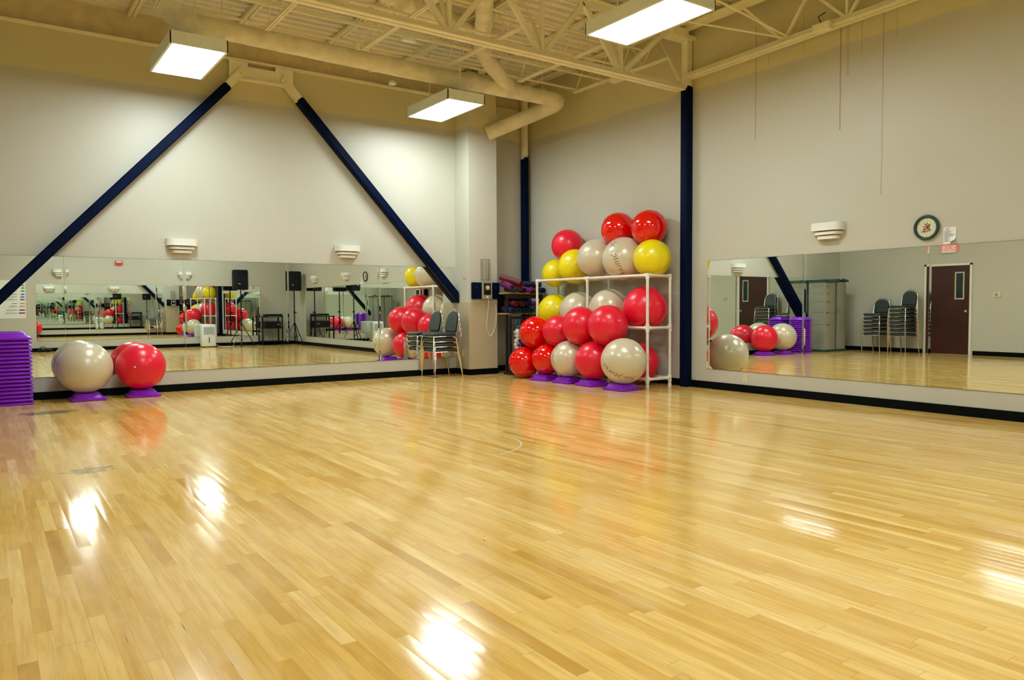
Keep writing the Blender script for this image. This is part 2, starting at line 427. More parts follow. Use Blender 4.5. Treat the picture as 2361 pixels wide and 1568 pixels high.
# ------------------------------------------------------------------ lamps
def hanging_light(cx, cy, label):
    z = 4.09; w, l, hh = .62, 1.26, .135
    t = thing('hanging_light', label, 'ceiling light', (cx, cy, z), 0, 'hanging fluorescent lights')
    b = MB()
    for sx in (-1, 1): b.lim(sx*w/2, sx*(w/2-.012), -l/2, l/2, 0, hh)
    for sy in (-1, 1): b.lim(-w/2, w/2, sy*l/2, sy*(l/2-.012), 0, hh)
    b.lim(-w/2, w/2, -l/2, l/2, hh, hh+.008)
    b.build('housing', 'house', t)
    b = MB()
    for sx in (-1, 1): b.lim(sx*(w/2-.012), sx*(w/2-.026), -l/2+.012, l/2-.012, .0, .006)
    for sy in (-1, 1): b.lim(-w/2+.026, w/2-.026, sy*(l/2-.012), sy*(l/2-.026), .0, .006)
    b.build('lens_frame', 'house', t)
    MB().lim(-w/2+.026, w/2-.026, -l/2+.026, l/2-.026, .006, .012).build('lens', 'lens', t)
    for sy in (-1, 1):
        MB().cyl((0, sy*l*.36, hh), (0, sy*l*.36, ZD - z), .009, 8).build('hanging_rod', 'steel', t)
    MB().lim(-.03, .03, -.06, .06, hh+.008, hh+.05).build('junction_box', 'house', t)
    return t
for cx, cy, l in ((2.09, 9.72, 'leftmost hanging light above the two balls, in front of the back wall'), (5.755, 9.95, 'hanging light near the back wall, before the pilaster'),
                  (5.745, 5.72, 'largest seen hanging light, at the top edge near the right wall'), (1.85, 5.60, 'hanging light overhead in the left middle of the room'),
                  (1.95, 1.00, 'hanging light overhead nearest the viewer on the left'), (5.05, 0.60, 'hanging light overhead nearest the viewer on the right')):
    hanging_light(cx, cy, l)

# ------------------------------------------------------------------ steelwork
def ibeam(b, a, c, w, h, tf=.012, tw=.01):
    a, c = V(a), V(c)
    u = V((0, 0, 1))
    b.beam(a + u*(h/2-tf/2), c + u*(h/2-tf/2), w, tf); b.beam(a - u*(h/2-tf/2), c - u*(h/2-tf/2), w, tf); b.beam(a, c, tw, h-2*tf)
TY = 7.42
t = thing('roof_truss', 'long cream steel truss crossing the room to the blue column', 'roof truss', (3.2, TY, 4.2))
O = V((3.2, TY, 4.2))
def W(*p): return V(p) - O
b = MB()
for s in (-1, 1):
    b.beam(W(XL, TY+s*.045, 4.21), W(8.12, TY+s*.045, 4.17), .07, .012); b.beam(W(XL, TY+s*.016, 4.25), W(8.12, TY+s*.016, 4.21), .012, .075)
b.build('bottom_chord', 'steel', t)
b = MB()
for s in (-1, 1):
    b.beam(W(XL, TY+s*.045, 5.04), W(8.0, TY+s*.045, 5.02), .07, .012); b.beam(W(XL, TY+s*.016, 5.0), W(8.0, TY+s*.016, 4.98), .012, .075)
b.build('top_chord', 'steel', t)
nodes = [-.85, .45, 1.75, 3.05, 4.36, 5.66, 6.96]
for i, x in enumerate(nodes):
    MB().beam(W(x, TY, 4.25), W(x, TY, 4.99), .045, .045, (1, 0, 0)).build('vertical_web', 'steel', t)
    MB().beam(W(x-.05, TY, 4.25), W(x-.65, TY, 4.99), .06, .05, (0, 1, 0)).build('diagonal_web', 'steel', t)
    e = x+.65 if i < 6 else 7.85
    MB().beam(W(x+.05, TY, 4.25), W(e, TY, 4.97), .06, .05 if i < 6 else .075, (0, 1, 0)).build('diagonal_web', 'steel', t)
MB().box(W(8.0, TY, 4.93), (.30, .2, .12)).build('gusset_plate', 'steel', t)

t = thing('roof_truss', 'cream steel truss running along the top of the right wall', 'roof truss', (8.13, 4.0, 4.35))
O = V((8.13, 4.0, 4.35))
b = MB()
for s in (-1, 1):
    b.beam(W(8.13+s*.045, 7.32, 4.31), W(8.13+s*.045, YF, 4.50), .07, .012); b.beam(W(8.13+s*.016, 7.32, 4.35), W(8.13+s*.016, YF, 4.54), .012, .07)
b.build('bottom_chord', 'steel', t)
b = MB(); b.beam(W(8.13, 7.5, 5.04), W(8.13, YF, 5.06), .14, .02); b.beam(W(8.13, 7.5, 5.0), W(8.13, YF, 5.02), .02, .08)
b.build('top_chord', 'steel', t)
for y in (5.78, 4.95, 3.6, 2.3, 1.0):
    zc = 4.38 + (7.3-y)*.0215
    MB().beam(W(8.13, y+.03, zc), W(8.13, y+.62, 5.0), .035, .035).build('diagonal_web', 'steel', t)
    MB().beam(W(8.13, y-.03, zc), W(8.13, y-.45, 5.0), .035, .035).build('diagonal_web', 'steel', t)
    if y < 5: MB().beam(W(8.13, y, zc), W(8.13, y, 5.0), .03, .03).build('vertical_web', 'steel', t)

# bar joists, running from the truss to the back wall
jl = ['bar joist farthest left in view', 'bar joist left of the duct elbow', 'bar joist above the left hanging light', 'bar joist crossing behind the middle of the truss',
      'bar joist right of the branch duct', 'bar joist beside the right wall, above the duct elbow']
for i, x in enumerate((.45, 1.75, 3.05, 4.36, 5.66, 6.96, 8.08)):
    lab = ['bar joist farthest left, above the lit panel', 'second bar joist from the left of the deck', 'bar joist above the left hanging light', 'bar joist meeting the truss left of its middle node',
           'bar joist meeting the truss beside the branch duct', 'bar joist between the branch duct and the right wall', 'bar joist against the right wall, above the duct elbow'][i]
    t = thing('bar_joist', lab, 'joist', (x, 9.3, 4.7), 0, 'bar joists under the deck'); O = V((x, 9.3, 4.7))
    y0, y1 = TY+.05, (10.82 if i == 5 else YB+.15)
    b = MB()
    for s in (-1, 1): b.beam(W(x+s*.028, y0, 5.09), W(x+s*.028, y1, 5.09), .045, .05)
    b.build('top_chord', 'steel', t)
    b = MB()
    for s in (-1, 1): b.beam(W(x+s*.018, y0+.15, 4.67), W(x+s*.018, 9.72, 4.67), .026, .026)
    for s in (-1, 1): b.beam(W(x+s*.018, y0+.15, 4.67), W(x+s*.018, y0-.05, 4.30), .02, .02)
    b.build('bottom_chord', 'steel', t)
    n = 4; st = (9.70-y0-.15)/n
    pts = []
    for k in range(n): pts += [W(x, y0+.15+st*k, 4.67), W(x, y0+.15+st*(k+.5), 5.07)]
    pts.append(W(x, y0+.15+st*n, 4.67)); pts.append(W(x, 10.55, 5.07))
    MB().tube(pts, .0095, 6).build('web_rod', 'steel', t)
for i, (y, l) in enumerate(((8.35, 'thin bridging rod across the joists nearest the truss'), (9.0, 'thin bridging rod across the middle of the joists'), (9.65, 'thin bridging rod across the joists nearest the back wall'))):
    b = MB(); b.beam((XL, y, 4.70), (8.2, y, 4.70), .022, .022); b.beam((XL, y+.12, 5.04), (8.2, y+.12, 5.04), .022, .022)
    for xx in (2.4, 5.0): b.cyl((xx, y, 4.70), (xx+.5, y+.12, 5.04), .006, 6)
    tag(b.build('bridging_rod', 'steel'), l, 'rod', 'bridging rods between the joists')
b = MB(); b.tube([(0.2, 8.0, 4.9), (4.2, 8.05, 4.9), (8.0, 8.1, 4.9)], .014, 8)
tag(b.build('conduit_pipe', 'steel'), 'thin painted pipe hung high between truss and joists', 'pipe')
b = MB(); b.tube([(7.9, 7.55, 4.97), (7.2, 6.5, 4.65), (8.12, 5.72, 4.40)], .012, 6)
b.cyl((6.1, 6.2, 5.0), (8.1, 5.7, 4.41), .014, 6)
tag(b.build('kicker_rod', 'steel'), 'slanting tie rods meeting the right wall truss', 'rod')

# columns
def column(x, y, label, ztop, wrap, w=.17, cap=True):
    t = thing('steel_column', label, 'column', (x, y, 0), 0, None)
    MB().lim(-w/2, w/2, -w/2, w/2, 0, ztop, .005).build('shaft', 'steel', t)
    b = MB(); poly = []; r = w/2+.012
    b.box((0, 0, wrap/2), (2*r, 2*r, wrap), None, .02, 3)
    b.build('pad_sleeve', 'navy', t, smooth=40)
    b = MB(); rag = []
    for k in range(9):
        hgt = .015 + .035*random.random()
        b.box((-r+.018+k*(2*r-.036)/8, -r+.008, wrap+hgt/2-.004), ((2*r)/9, .014, hgt))
    b.build('torn_sleeve_edge', 'navy', t)
    if cap: MB().lim(-w/2-.06, w/2+.06, -w/2-.05, w/2+.05, ztop, ztop+.05).build('cap_plate', 'steel', t)
    return t
column(8.205, 7.40, 'tall navy padded column at the right end of the ball rack', 4.86, 4.20, .105)
column(8.14, 11.20, 'navy padded column in the corner behind the yoga mats', 4.95, 3.83, .092, False)

# braces on the back wall
def brace(a, c, stub, label, cutx=None):
    a, c, stub = V(a), V(c), V(stub); O = (a+c)/2
    t = thing('diagonal_brace', label, 'brace', O, 0, 'blue braces on the back wall')
    b = MB(); d = (c-a).normalized(); hw = .062
    sd = V((-d.z, 0, d.x))
    y0, y1 = YB-.007, YB-.145
    # lower end cut vertically
    lo = [a + sd*hw, a - sd*hw]
    def at(x, s): # point of an edge at given x
        base = a + sd*hw*s; k = (x-base.x)/d.x; return base + d*k
    L, R_ = at(cutx, 1), at(cutx, -1)
    poly = [(L.x, L.z), ((c+sd*hw).x, (c+sd*hw).z), ((c-sd*hw).x, (c-sd*hw).z), (R_.x, R_.z)]
    b.prism([(p[0]-O.x, p[1]-O.z) for p in poly], y1-O.y, y0-O.y, lambda u, v, w: V((u, w, v)))
    bmesh.ops.bevel(b.bm, geom=list(b.bm.edges), offset=.014, segments=3, affect='EDGES')
    b.build('pad_sleeve', 'navy', t, smooth=50)
    b = MB(); q = V((0, (y0+y1)/2, 0)); A = V((c.x, (y0+y1)/2, c.z)) - d*.1 - O; B_ = V((stub.x, (y0+y1)/2, stub.z)) - O
    b.beam(A, B_, .09, .115, (sd.x, 0, sd.z)); b.build('steel_end', 'steel', t)
    for k in (0.07,):
        pb = B_ - d*k
        MB().cyl(pb + V((0, -.05, 0)), pb + V((0, -.07, 0)), .02, 6).build('bolt', 'steel', t)
    return t
brace((.177, YB-.1, 1.30), (2.945, YB-.1, 4.315), (3.17, YB-.1, 4.57), 'navy padded brace slanting down to the left end of the mirrors', cutx=-.25)
brace((6.686, YB-.1, 1.341), (3.974, YB-.1, 4.275), (3.731, YB-.1, 4.54), 'navy padded brace slanting down to the stacked chairs', cutx=6.715)
t = thing('apex_beam', 'short cream steel beam joining the tops of both blue braces', 'beam', (3.43, YB-.06, 4.5))
MB().lim(-.45, .45, -.02, .055, -.05, .13).build('web_plate', 'steel', t)
MB().lim(-3.2, 3.2, -.035, .055, .195, .22).build('top_flange', 'steel', t)
MB().lim(-.46, .46, -.06, .055, -.065, -.05).build('bottom_flange', 'steel', t)
for s in (-1, 1):
    MB().prism([(s*.20, .19), (s*.46, .19), (s*.46, -.04), (s*.20, -.04)], -.025, -.010, lambda u, v, w: V((u, w, v))).build('gusset_plate', 'steel', t)

# ducts
def bend(p, q, r_, n=6):
    return [p.lerp(q, k/n) for k in range(n+1)]
def rounded(pts, rad, n=7):
    pts = [V(p) for p in pts]; out = [pts[0]]
    for i in range(1, len(pts)-1):
        a, b_, c = pts[i-1], pts[i], pts[i+1]
        r1 = min(rad, (a-b_).length*.45, (c-b_).length*.45)
        p, q = b_ + (a-b_).normalized()*r1, b_ + (c-b_).normalized()*r1
        for k in range(n+1):
            s = k/n; out.append((1-s)**2*p + 2*s*(1-s)*b_ + s*s*q)
    out.append(pts[-1]); return out
def dense(pts, st=.12):
    o = [pts[0]]
    for a, c in zip(pts[:-1], pts[1:]):
        L = (c-a).length; k = max(1, int(L/st))
        for i in range(1, k+1): o.append(a.lerp(c, i/k))
    return o
def ductmesh(pts, r, rad, wob=.006):
    pp = dense(rounded(pts, rad)); b = MB()
    b.tube(pp, [r*(1+random.uniform(-1, 1)*wob/r*.6) for _ in pp], 28)
    return b
t = thing('air_duct', 'long round cream duct along the back wall, bent back at the corner', 'duct', (4.5, 9.9, 4.58)); O = V((4.5, 9.9, 4.58))
b = ductmesh([W(1.86, 8.6, 4.98), W(1.90, 9.86, 4.62), W(4.8, 9.88, 4.57), W(8.02, 9.9, 4.56), W(7.12, 10.86, 4.10)], .118, .26)
b.build('pipe', 'duct', t, smooth=60)
for x in (2.55, 4.55, 7.55):
    b = MB(); pts = [W(x, 9.89+.124*math.cos(a), 4.57+.124*math.sin(a)) for a in [2*PI*k/24 for k in range(24)]]
    b.tube(pts, .006, 6, closed=True); b.beam(W(x, 9.89, 4.69), W(x, 9.89, ZD), .02, .006); b.build('hanger_strap', 'steel', t)
b = ductmesh([W(3.9, 8.42, 4.95), W(4.9, 8.77, 4.95), W(5.5, 8.86, 4.93), W(5.9, 9.15, 4.88)], .105, .35, .012)
b.build('branch_pipe', 'duct', t, smooth=60)
b = ductmesh([W(5.05, 7.75, 5.0), W(5.5, 8.45, 4.95), W(5.9, 9.15, 4.88), W(6.2, 9.5, 4.83), W(6.88, 9.87, 4.60)], .12, .3, .012)
b.build('branch_pipe', 'duct', t, smooth=60)
for (x, y, z, l) in ((5.05, YB-.02, 4.55, 'small white box under the duct'), ):
    pass
t = thing('emergency_box', 'small cream junction box on the right wall truss', 'box', (8.05, 5.2, 4.36))
MB().lim(-.05, .05, -.11, .11, -.045, .045, .006).build('case', 'steel', t)
MB().tube([(0, .02, .045), (0.0, .06, .14), (.02, -.02, .17)], .006, 6).build('cable', 'blackp', t)
t = thing('emergency_box', 'small cream box on the joist above the duct elbow', 'box', (8.02, 8.62, 4.62))
MB().lim(-.05, .05, -.12, .12, -.05, .03, .006).build('case', 'steel', t)
MB().lim(-.03, .03, -.04, .04, .03, .12, .006).build('lamp_head', 'blackp', t)
b = MB(); b.lim(-.09, .09, -.04, .04, -.03, .03, .006)
o = b.build('junction_box', 'house', loc=(4.62, 8.9, 4.62)); tag(o, 'small white box clamped to the joist behind the truss', 'box')
b = MB(); b.cyl((0, 0, 0), (0, 0, .03), .055, 16); b.cyl((0, 0, .03), (0, 0, .05), .03, 16)
o = b.build('smoke_detector', 'house', loc=(5.12, 10.4, 4.49)); tag(o, 'small white round detector just under the duct', 'detector')
b = MB(); b.cyl((0, 0, 0), (0, 0, .48), .003, 6); b.box((0, 0, .0), (.05, .05, .09))
o = b.build('pipe_hanger', 'steel', loc=(4.2, 9.55, 4.64)); tag(o, 'wire hanger with clamp on top of the duct', 'hanger')

# ------------------------------------------------------------------ sconces
def sconce_proto():
    t = thing('wall_sconce', 'x', 'wall light')
    def tier(w, d, z0, z1, name='tier'):
        n = 8; r = d*.72; poly = [(-w/2, 0)]
        for k in range(n+1):
            a = PI - k/n*PI/2; poly.append((-w/2+r + r*math.cos(a), d-r + r*math.sin(a)))
        for k in range(n+1):
            a = PI/2 - k/n*PI/2; poly.append((w/2-r + r*math.cos(a), d-r + r*math.sin(a)))
        poly.append((w/2, 0))
        b = MB(); b.prism(poly, z0, z1, lambda u, v, q: V((u, v, q))); return b
    tier(.41, .135, .098, .190).build('top_tier', 'sconce', t, smooth=40)
    tier(.34, .112, .050, .084).build('middle_tier', 'sconce', t, smooth=40)
    tier(.27, .088, .0, .036).build('bottom_tier', 'sconce', t, smooth=40)
    tier(.22, .03, .0, .1, 'x').build('back_plate', 'sconce', t)
    return t
sp = sconce_proto(); first = True
SC = [((2.29, YB, 1.925), PI, 'louvred white sconce above the left mirrors of the back wall'), ((4.735, YB, 1.94), PI, 'louvred white sconce near the right brace on the back wall'),
      ((XR, 5.226, 1.935), PI/2, 'louvred white sconce left of the clock on the right wall'), ((XR, 2.85, 1.935), PI/2, 'louvred white sconce past the clock at the right picture edge'),
      ((XR, .45, 1.935), PI/2, 'louvred sconce on the right wall seen only in reflection'), ((1.78, YF, 2.06), 0, 'louvred front wall sconce above the chart end of the mirrors'),
      ((4.98, YF, 2.06), 0, 'louvred front wall sconce above the dehumidifier')]
for p, rz, l in SC:
    o = sp if first else dup(sp); first = False
    o.location = p; o.rotation_euler = (0, 0, rz); o['label'] = l; o['group'] = 'louvred wall sconces'

# ------------------------------------------------------------------ clock, notice, outlets (right wall: local x -> towards viewer's right = -Y)
def wallframe(u, v, w):   # for right wall: u right in view (-Y), v up, w out of wall (-X)
    return V((-w, -u, v))
t = thing('wall_clock', 'round wall clock with dark green rim and fruit painted dial', 'clock', (XR, 4.088, 1.972))
b = MB(); pts = [wallframe(.118*math.cos(a), .118*math.sin(a), .02) for a in [2*PI*k/48 for k in range(48)]]
b.tube(pts, .0165, 12, closed=True)
b.build('rim', 'dkgreen', t, smooth=60)
b = MB(); n = 48
b.prism([(.112*math.cos(2*PI*k/n), .112*math.sin(2*PI*k/n)) for k in range(n)], 0, .014, wallframe); b.build('dial', 'cream', t)
b = MB()
for rr in (.068,):
    b.tube([wallframe(rr*math.cos(a), rr*math.sin(a), .0145) for a in [2*PI*k/40 for k in range(40)]], .0009, 5, closed=True)
b.build('dial_ring', 'ink', t)
def disc(b, cx, cy, rx, ry, rot, w0, w1):
    n = 14; b.prism([(cx + rx*math.cos(a)*math.cos(rot) - ry*math.sin(a)*math.sin(rot), cy + rx*math.cos(a)*math.sin(rot) + ry*math.sin(a)*math.cos(rot)) for a in [2*PI*k/n for k in range(n)]], w0, w1, wallframe)
b = MB()
for (x, y, r) in ((0.005, .012, .019), (.022, -.002, .014), (.004, -.038, .013)): disc(b, x, y, r, r, 0, .0145, .0165)
b.build('painted_apples', 'fruit', t)
b = MB()
for (x, y, r) in ((-.020, -.008, .016), (-.006, -.022, .011), (-.034, -.016, .008)): disc(b, x, y, r, r, 0, .0145, .017)
b.build('painted_peaches', 'fruit2', t)
b = MB()
for (x, y, a) in ((-.018, .036, 2.2), (.004, .042, 1.4), (.024, .030, .7), (-.032, .012, 2.9), (.032, .018, .3), (-.016, -.045, 4.0), (.028, -.035, 5.4), (.036, -.02, 6.0), (-.028, -.036, 3.6)):
    disc(b, x, y, .014, .006, a, .0145, .0158)
b.build('painted_leaves', 'leafgreen', t)
for k in range(1, 13):
    a = PI/2 - k*PI/6
    text_mesh(str(k), .018, 'ink', 'numeral', mapper=lambda c, a=a: wallframe(.088*math.cos(a)+c.x, .088*math.sin(a)+c.y, .0148), parent=t)
for (ang, L, w) in ((2.45, .05, .003), (-2.3, .074, .002)):
    b = MB(); b.beam(wallframe(0, 0, .019), wallframe(L*math.sin(ang), L*math.cos(ang), .019), w*2, .001, (-1, 0, 0)); b.build('hand', 'ink', t)

t = thing('paper_notice', 'white paper notice with red heading pinned beside the clock', 'notice', (XR, 3.857, 1.87))
b = MB(); nx, ny = 8, 10; grid = []
for j in range(ny+1):
    row = []
    for i in range(nx+1):
        u = -.062 + .124*i/nx; v = -.088 + .176*j/ny
        k = max(0, (u-.0)/.062 + (-v-.03)/.058 - .75); curl = .045*k*k
        row.append(b.bm.verts.new(wallframe(u - curl*.4, v + curl*.3, .003 + curl)))
    grid.append(row)
for j in range(ny):
    for i in range(nx): b.bm.faces.new((grid[j][i], grid[j][i+1], grid[j+1][i+1], grid[j+1][i]))
b.build('sheet', 'paper', t, smooth=60)
b = MB()
for j in range(15):
    v = .052 - j*.0082
    L = random.uniform(.055, .098) if j not in (3, 9) else .05
    if v < -.03: L *= .62
    b.prism([(-.052, v), (-.052+L, v), (-.052+L, v+.0022), (-.052, v+.0022)], .0046, .005, wallframe)
b.build('text_lines', 'ink', t)
b = MB(); b.prism([(-.045, .068), (-.015, .068), (-.015, .074), (-.045, .074)], .0046, .005, wallframe); disc(b, -.008, .075, .005, .005, 0, .0046, .005)
b.build('heading_mark', 'redink', t)

def outlet(loc, rz, label):
    t = thing('power_outlet', label, 'outlet', loc, rz, 'wall outlets')
    MB().lim(-.036, .036, 0, .006, -.058, .058, .002).build('cover_plate', 'ivory', t)
    for z in (-.024, .024):
        f = MB().lim(-.017, .017, .006, .009, z-.015, z+.015, .002).build('socket', 'ivory', t)
        b = MB()
        for x in (-.006, .006): b.lim(x-.001, x+.001, .009, .0096, z-.002, z+.007)
        b.cyl((0, .009, z-.008), (0, .0096, z-.008), .0022, 8); b.build('slots', 'ink', f)
outlet((XR, 6.414, .19), PI/2, 'ivory power outlet below the right wall mirrors')
outlet((6.72, 11.07, .365), PI/2, 'ivory outlet on the pilaster side behind the stacked chairs')
outlet((XL, 10.35, .42), -PI/2, 'ivory outlet on the left wall beside the storage cabinet')

# left wall: door, exit sign, thermostat
dt = thing('door_1', 'dark mahogany door with narrow vision window and white frame', 'door', (XL, 8.59, 0)); dt['kind'] = 'structure'
b = MB()
b.lim(0, .03, -.53, -.48, 0, 2.10, .003); b.lim(0, .03, .48, .53, 0, 2.10, .003); b.lim(0, .03, -.53, .53, 2.05, 2.10, .003)
b.build('door_frame', 'doorframe', dt)
b = MB(); b.lim(.0, .018, -.48, .48, .012, 2.05); b.build('door_leaf', 'door', dt)
f = MB(); 
for (a, c, z0, z1) in ((-.37, -.34, 1.27, 1.90), (-.19, -.16, 1.27, 1.90), (-.34, -.19, 1.27, 1.30), (-.34, -.19, 1.87, 1.90)): f.lim(.018, .028, a, c, z0, z1, .002)
f = f.build('vision_frame', 'lite', dt); MB().lim(.018, .021, -.34, -.19, 1.30, 1.87).build('pane', 'glassdark', f)
b = MB(); b.cyl((.018, -.42, 1.0), (.03, -.42, 1.0), .03, 20); b.cyl((.03, -.42, 1.0), (.06, -.42, 1.0), .011, 12); b.sphere((.075, -.42, 1.0), (.022, .027, .027), 16, 12)
b.build('knob', 'chrome', dt, smooth=50)
for z in (.25, 1.05, 1.85): MB().cyl((.022, .478, z-.05), (.022, .478, z+.05), .007, 8).build('hinge', 'chrome', dt)
t = thing('exit_sign', 'white exit sign with lit red letters above the dark door', 'sign', (XL, 8.57, 2.45))
MB().lim(0, .05, -.165, .165, -.105, .115, .005).build('case', 'white', t)
text_mesh('EXIT', .20, 'exitlit', 'lettering', extrude=.001, bold=.0, mapper=lambda c: V((.0515 + c.z, c.x, c.y + .005)), parent=t)
t = thing('thermostat', 'small clear covered thermostat on the left wall past the door', 'thermostat', (XL, 7.55, 1.37))
MB().lim(0, .02, -.075, .075, -.06, .06, .006).build('cover', 'ivory', t)
MB().cyl((.02, 0, 0), (.035, 0, 0), .03, 20).build('dial', 'gunmetal', t)

# storage cabinet against the back wall in the far left corner (faces -Y)
t = thing('storage_cabinet', 'tall taupe plastic storage cabinet with green wavy top', 'cabinet', (-.86, 11.02, 0))
hw, hd = .445, .25
b = MB(); b.lim(-hw+.01, hw-.01, -hd+.03, hd-.01, .05, 1.74, .01); b.build('body', 'taupe', t)
MB().lim(-hw-.008, hw+.008, -hd-.005, hd, 0, .055, .012).build('base', 'greenplastic', t)
b = MB(); N = 24; prof = []
for k in range(N+1):
    u = -hw-.03 + (2*hw+.06)*k/N; prof.append((u, 1.785 + .028*math.sin(2*PI*k/N*1.0 - .2)))
poly = prof + [(u, z-.045) for u, z in prof[::-1]]
b.prism(poly, -hd-.03, hd, lambda u, v, w: V((u, w, v))); b.build('top', 'greenplastic', t, smooth=40)
MB().lim(-.14, -.10, -hd-.034, -hd-.03, 1.79, 1.815).build('emblem', 'white', t)
for s in (-1, 1):
    n = 12; poly = []
    for k in range(n+1):
        u = .004 + (hw-.012)*k/n; poly.append((s*u, -hd+.025 - .03*math.sin(PI*k/n)**.6 if 0 < k < n else -hd+.025))
    poly += [(s*(hw-.008), -hd+.03), (s*.004, -hd+.03)]
    b = MB(); b.prism([(p[0], p[1]-.002) for p in poly], .06, 1.73, lambda u, v, w: V((u, v, w)))
    d_ = b.build('door_panel', 'taupe', t, smooth=50)
    b = MB()
    for z in (1.62, 1.45, 1.24, .98, .68): b.lim(s*(hw-.02), s*(hw-.14), -hd-.010, -hd+.012, z-.004, z+.004)
    b.build('grooves', 'groove', d_)
    b = MB(); b.tube([V((s*.03, -hd+.02, .95)), V((s*.045, -hd-.03, .98)), V((s*.05, -hd-.03, 1.05)), V((s*.03, -hd+.02, 1.10))], .006, 8); b.build('handle', 'groove', d_)
b = MB()
for z in (1.62, 1.45, 1.24, .98, .68): b.lim(hw-.012, hw-.0085, -.18, .12, z-.004, z+.004)
b.build('side_grooves', 'groove', t)
MB().lim(-.003, .003, -hd-.004, -hd+.03, .06, 1.73).build('door_gap', 'groove', t)

# ------------------------------------------------------------------ exercise balls
BALLN = 0
CAM = V((0, 0, CAMH))
def ball(c, R, m, label, group, rot=(0.4, 0.3, 0.0), plug=None):
    b = MB(); b.sphere((0, 0, 0), R, 64, 40)
    o = b.build('exercise_ball', m, smooth=180, loc=c); o.rotation_euler = rot
    tag(o, label, 'exercise ball', group)
    if plug:
        p = MB(); d = V(plug).normalized(); p.cyl(d*(R-.003), d*(R+.002), .011, 12); p.build('plug', 'plug', o)
    return o
def scribble(o, R, body, size, n3, dir2, shear=.25, sp=.95):
    """hand lettering wrapped on the ball; n3 and dir2 given in the frame (right, up, towards the viewer's corner)"""
    v = (CAM - o.location).normalized(); r = V((0, 0, 1)).cross(v).normalized(); u = v.cross(r)
    n = (r*n3[0] + u*n3[1] + v*n3[2]).normalized()
    d = (r*dir2[0] + u*dir2[1]); d = (d - n*d.dot(n)).normalized(); e = n.cross(d)
    inv = Euler(o.rotation_euler).to_matrix().inverted()
    def mp(c):
        a, bb = c.x/R, c.y/R
        p = n*math.cos(a) + d*math.sin(a)
        p = (p*math.cos(bb) + e*math.sin(bb))*(R + .0012)
        return inv @ p
    t = text_mesh(body, size, 'marker', 'handwriting', shear=shear, spacing=sp, mapper=mp, parent=o, bold=-.0012*size*10)
    return t
G1 = 'exercise balls piled at the ball rack'
RACK = [
 ((7.19, 9.93, .253), .253, 'red', 'bright red ball on the floor at the far left of the pile'),
 ((7.25, 9.40, .329), .240, 'red', 'bright red ball on the first purple step, beside the floor ball'),
 ((7.25, 8.86, .362), .274, 'pearl', 'pearl ball on the second purple step, dark letters at its left edge'),
 ((7.27, 8.31, .367), .279, 'pink', 'crimson ball on the third purple step of the front row'),
 ((7.18, 7.59, .402), .314, 'pearl', 'large pearl ball with upside down handwriting on the nearest step'),
 ((7.87, 7.98, .33), .281, 'pink', 'crimson ball on the rack bottom, behind the nearest pearl ball'),
 ((7.326, 9.80, .735), .268, 'red', 'bright red ball in the second row, leftmost of the leaning balls'),
 ((7.348, 9.229, .770), .251, 'pink', 'smaller crimson ball leaning between bright red and crimson balls'),
 ((7.311, 8.643, .864), .286, 'pink', 'crimson ball leaning on the rack below the pearl middle shelf balls'),
 ((7.305, 8.045, .882), .290, 'pink', 'crimson ball leaning on the rack directly above the gap of crimson and pearl'),
 ((7.855, 7.863, 1.119), .322, 'pink', 'large crimson ball on the middle rail, behind the front corner post'),
 ((7.855, 9.96, 1.070), .290, 'yellow', 'yellow ball on the middle rail of the rack'),
 ((7.855, 9.357, 1.088), .300, 'pearl', 'pearl ball on the middle rail next to the yellow one'),
 ((7.855, 8.616, 1.105), .316, 'pearl', 'pearl ball on the middle rail next to the large crimson one'),
 ((7.92, 10.03, 1.712), .228, 'yellow', 'smallest yellow ball at the far left end of the rack top'),
 ((7.92, 9.512, 1.803), .282, 'yellow', 'yellow ball on the rack top below the single crimson ball'),
 ((7.855, 8.93, 1.905), .292, 'pearl', 'plain pearl ball on the rack top between yellow and lettered balls'),
 ((7.855, 8.3, 1.861), .321, 'pearl', 'pearl ball on the rack top with slanting handwriting'),
 ((7.855, 7.72, 1.835), .269, 'yellow', 'yellow ball at the near right end of the rack top'),
 ((7.996, 9.80, 2.165), .268, 'pink', 'single crimson ball resting high above the two yellow balls'),
 ((8.005, 8.583, 2.325), .264, 'red', 'bright red ball high up, left one of the two topmost'),
 ((8.002, 7.93, 2.295), .264, 'red', 'bright red ball high up, right one of the two topmost')]
balls = []
for i, (c, R, m, l) in enumerate(RACK):
    rr = (random.uniform(-.9, .9), random.uniform(-.9, .9), random.uniform(0, 3))
    pl = None
    balls.append(ball(c, R, m, l, G1, rr, (0.3, -.9, .25) if i in (1, 4, 9) else None))
scribble(balls[17], .321, 'Sculptures', .135, (-.36, .08, .9), (.38, -.9), .1, 1.02)
scribble(balls[4], .314, 'Sculptures', .125, (-.25, -.64, .72), (-.87, .40), .2, 1.0)
scribble(balls[2], .274, 'Sculptures', .11, (-.86, .0, .40), (.1, 1.0), .2, .95)
ball((1.041, 10.966, .412), .324, 'pearl', 'pearl ball on a purple step before the back mirrors', 'balls on steps by the left mirrors', (.6, .5, .3), (.5, .5, .5))
ball((1.694, 10.985, .393), .305, 'pink', 'crimson ball on a purple step before the back mirrors', 'balls on steps by the left mirrors', (1.1, .35, .3), (-.6, -.5, .6))

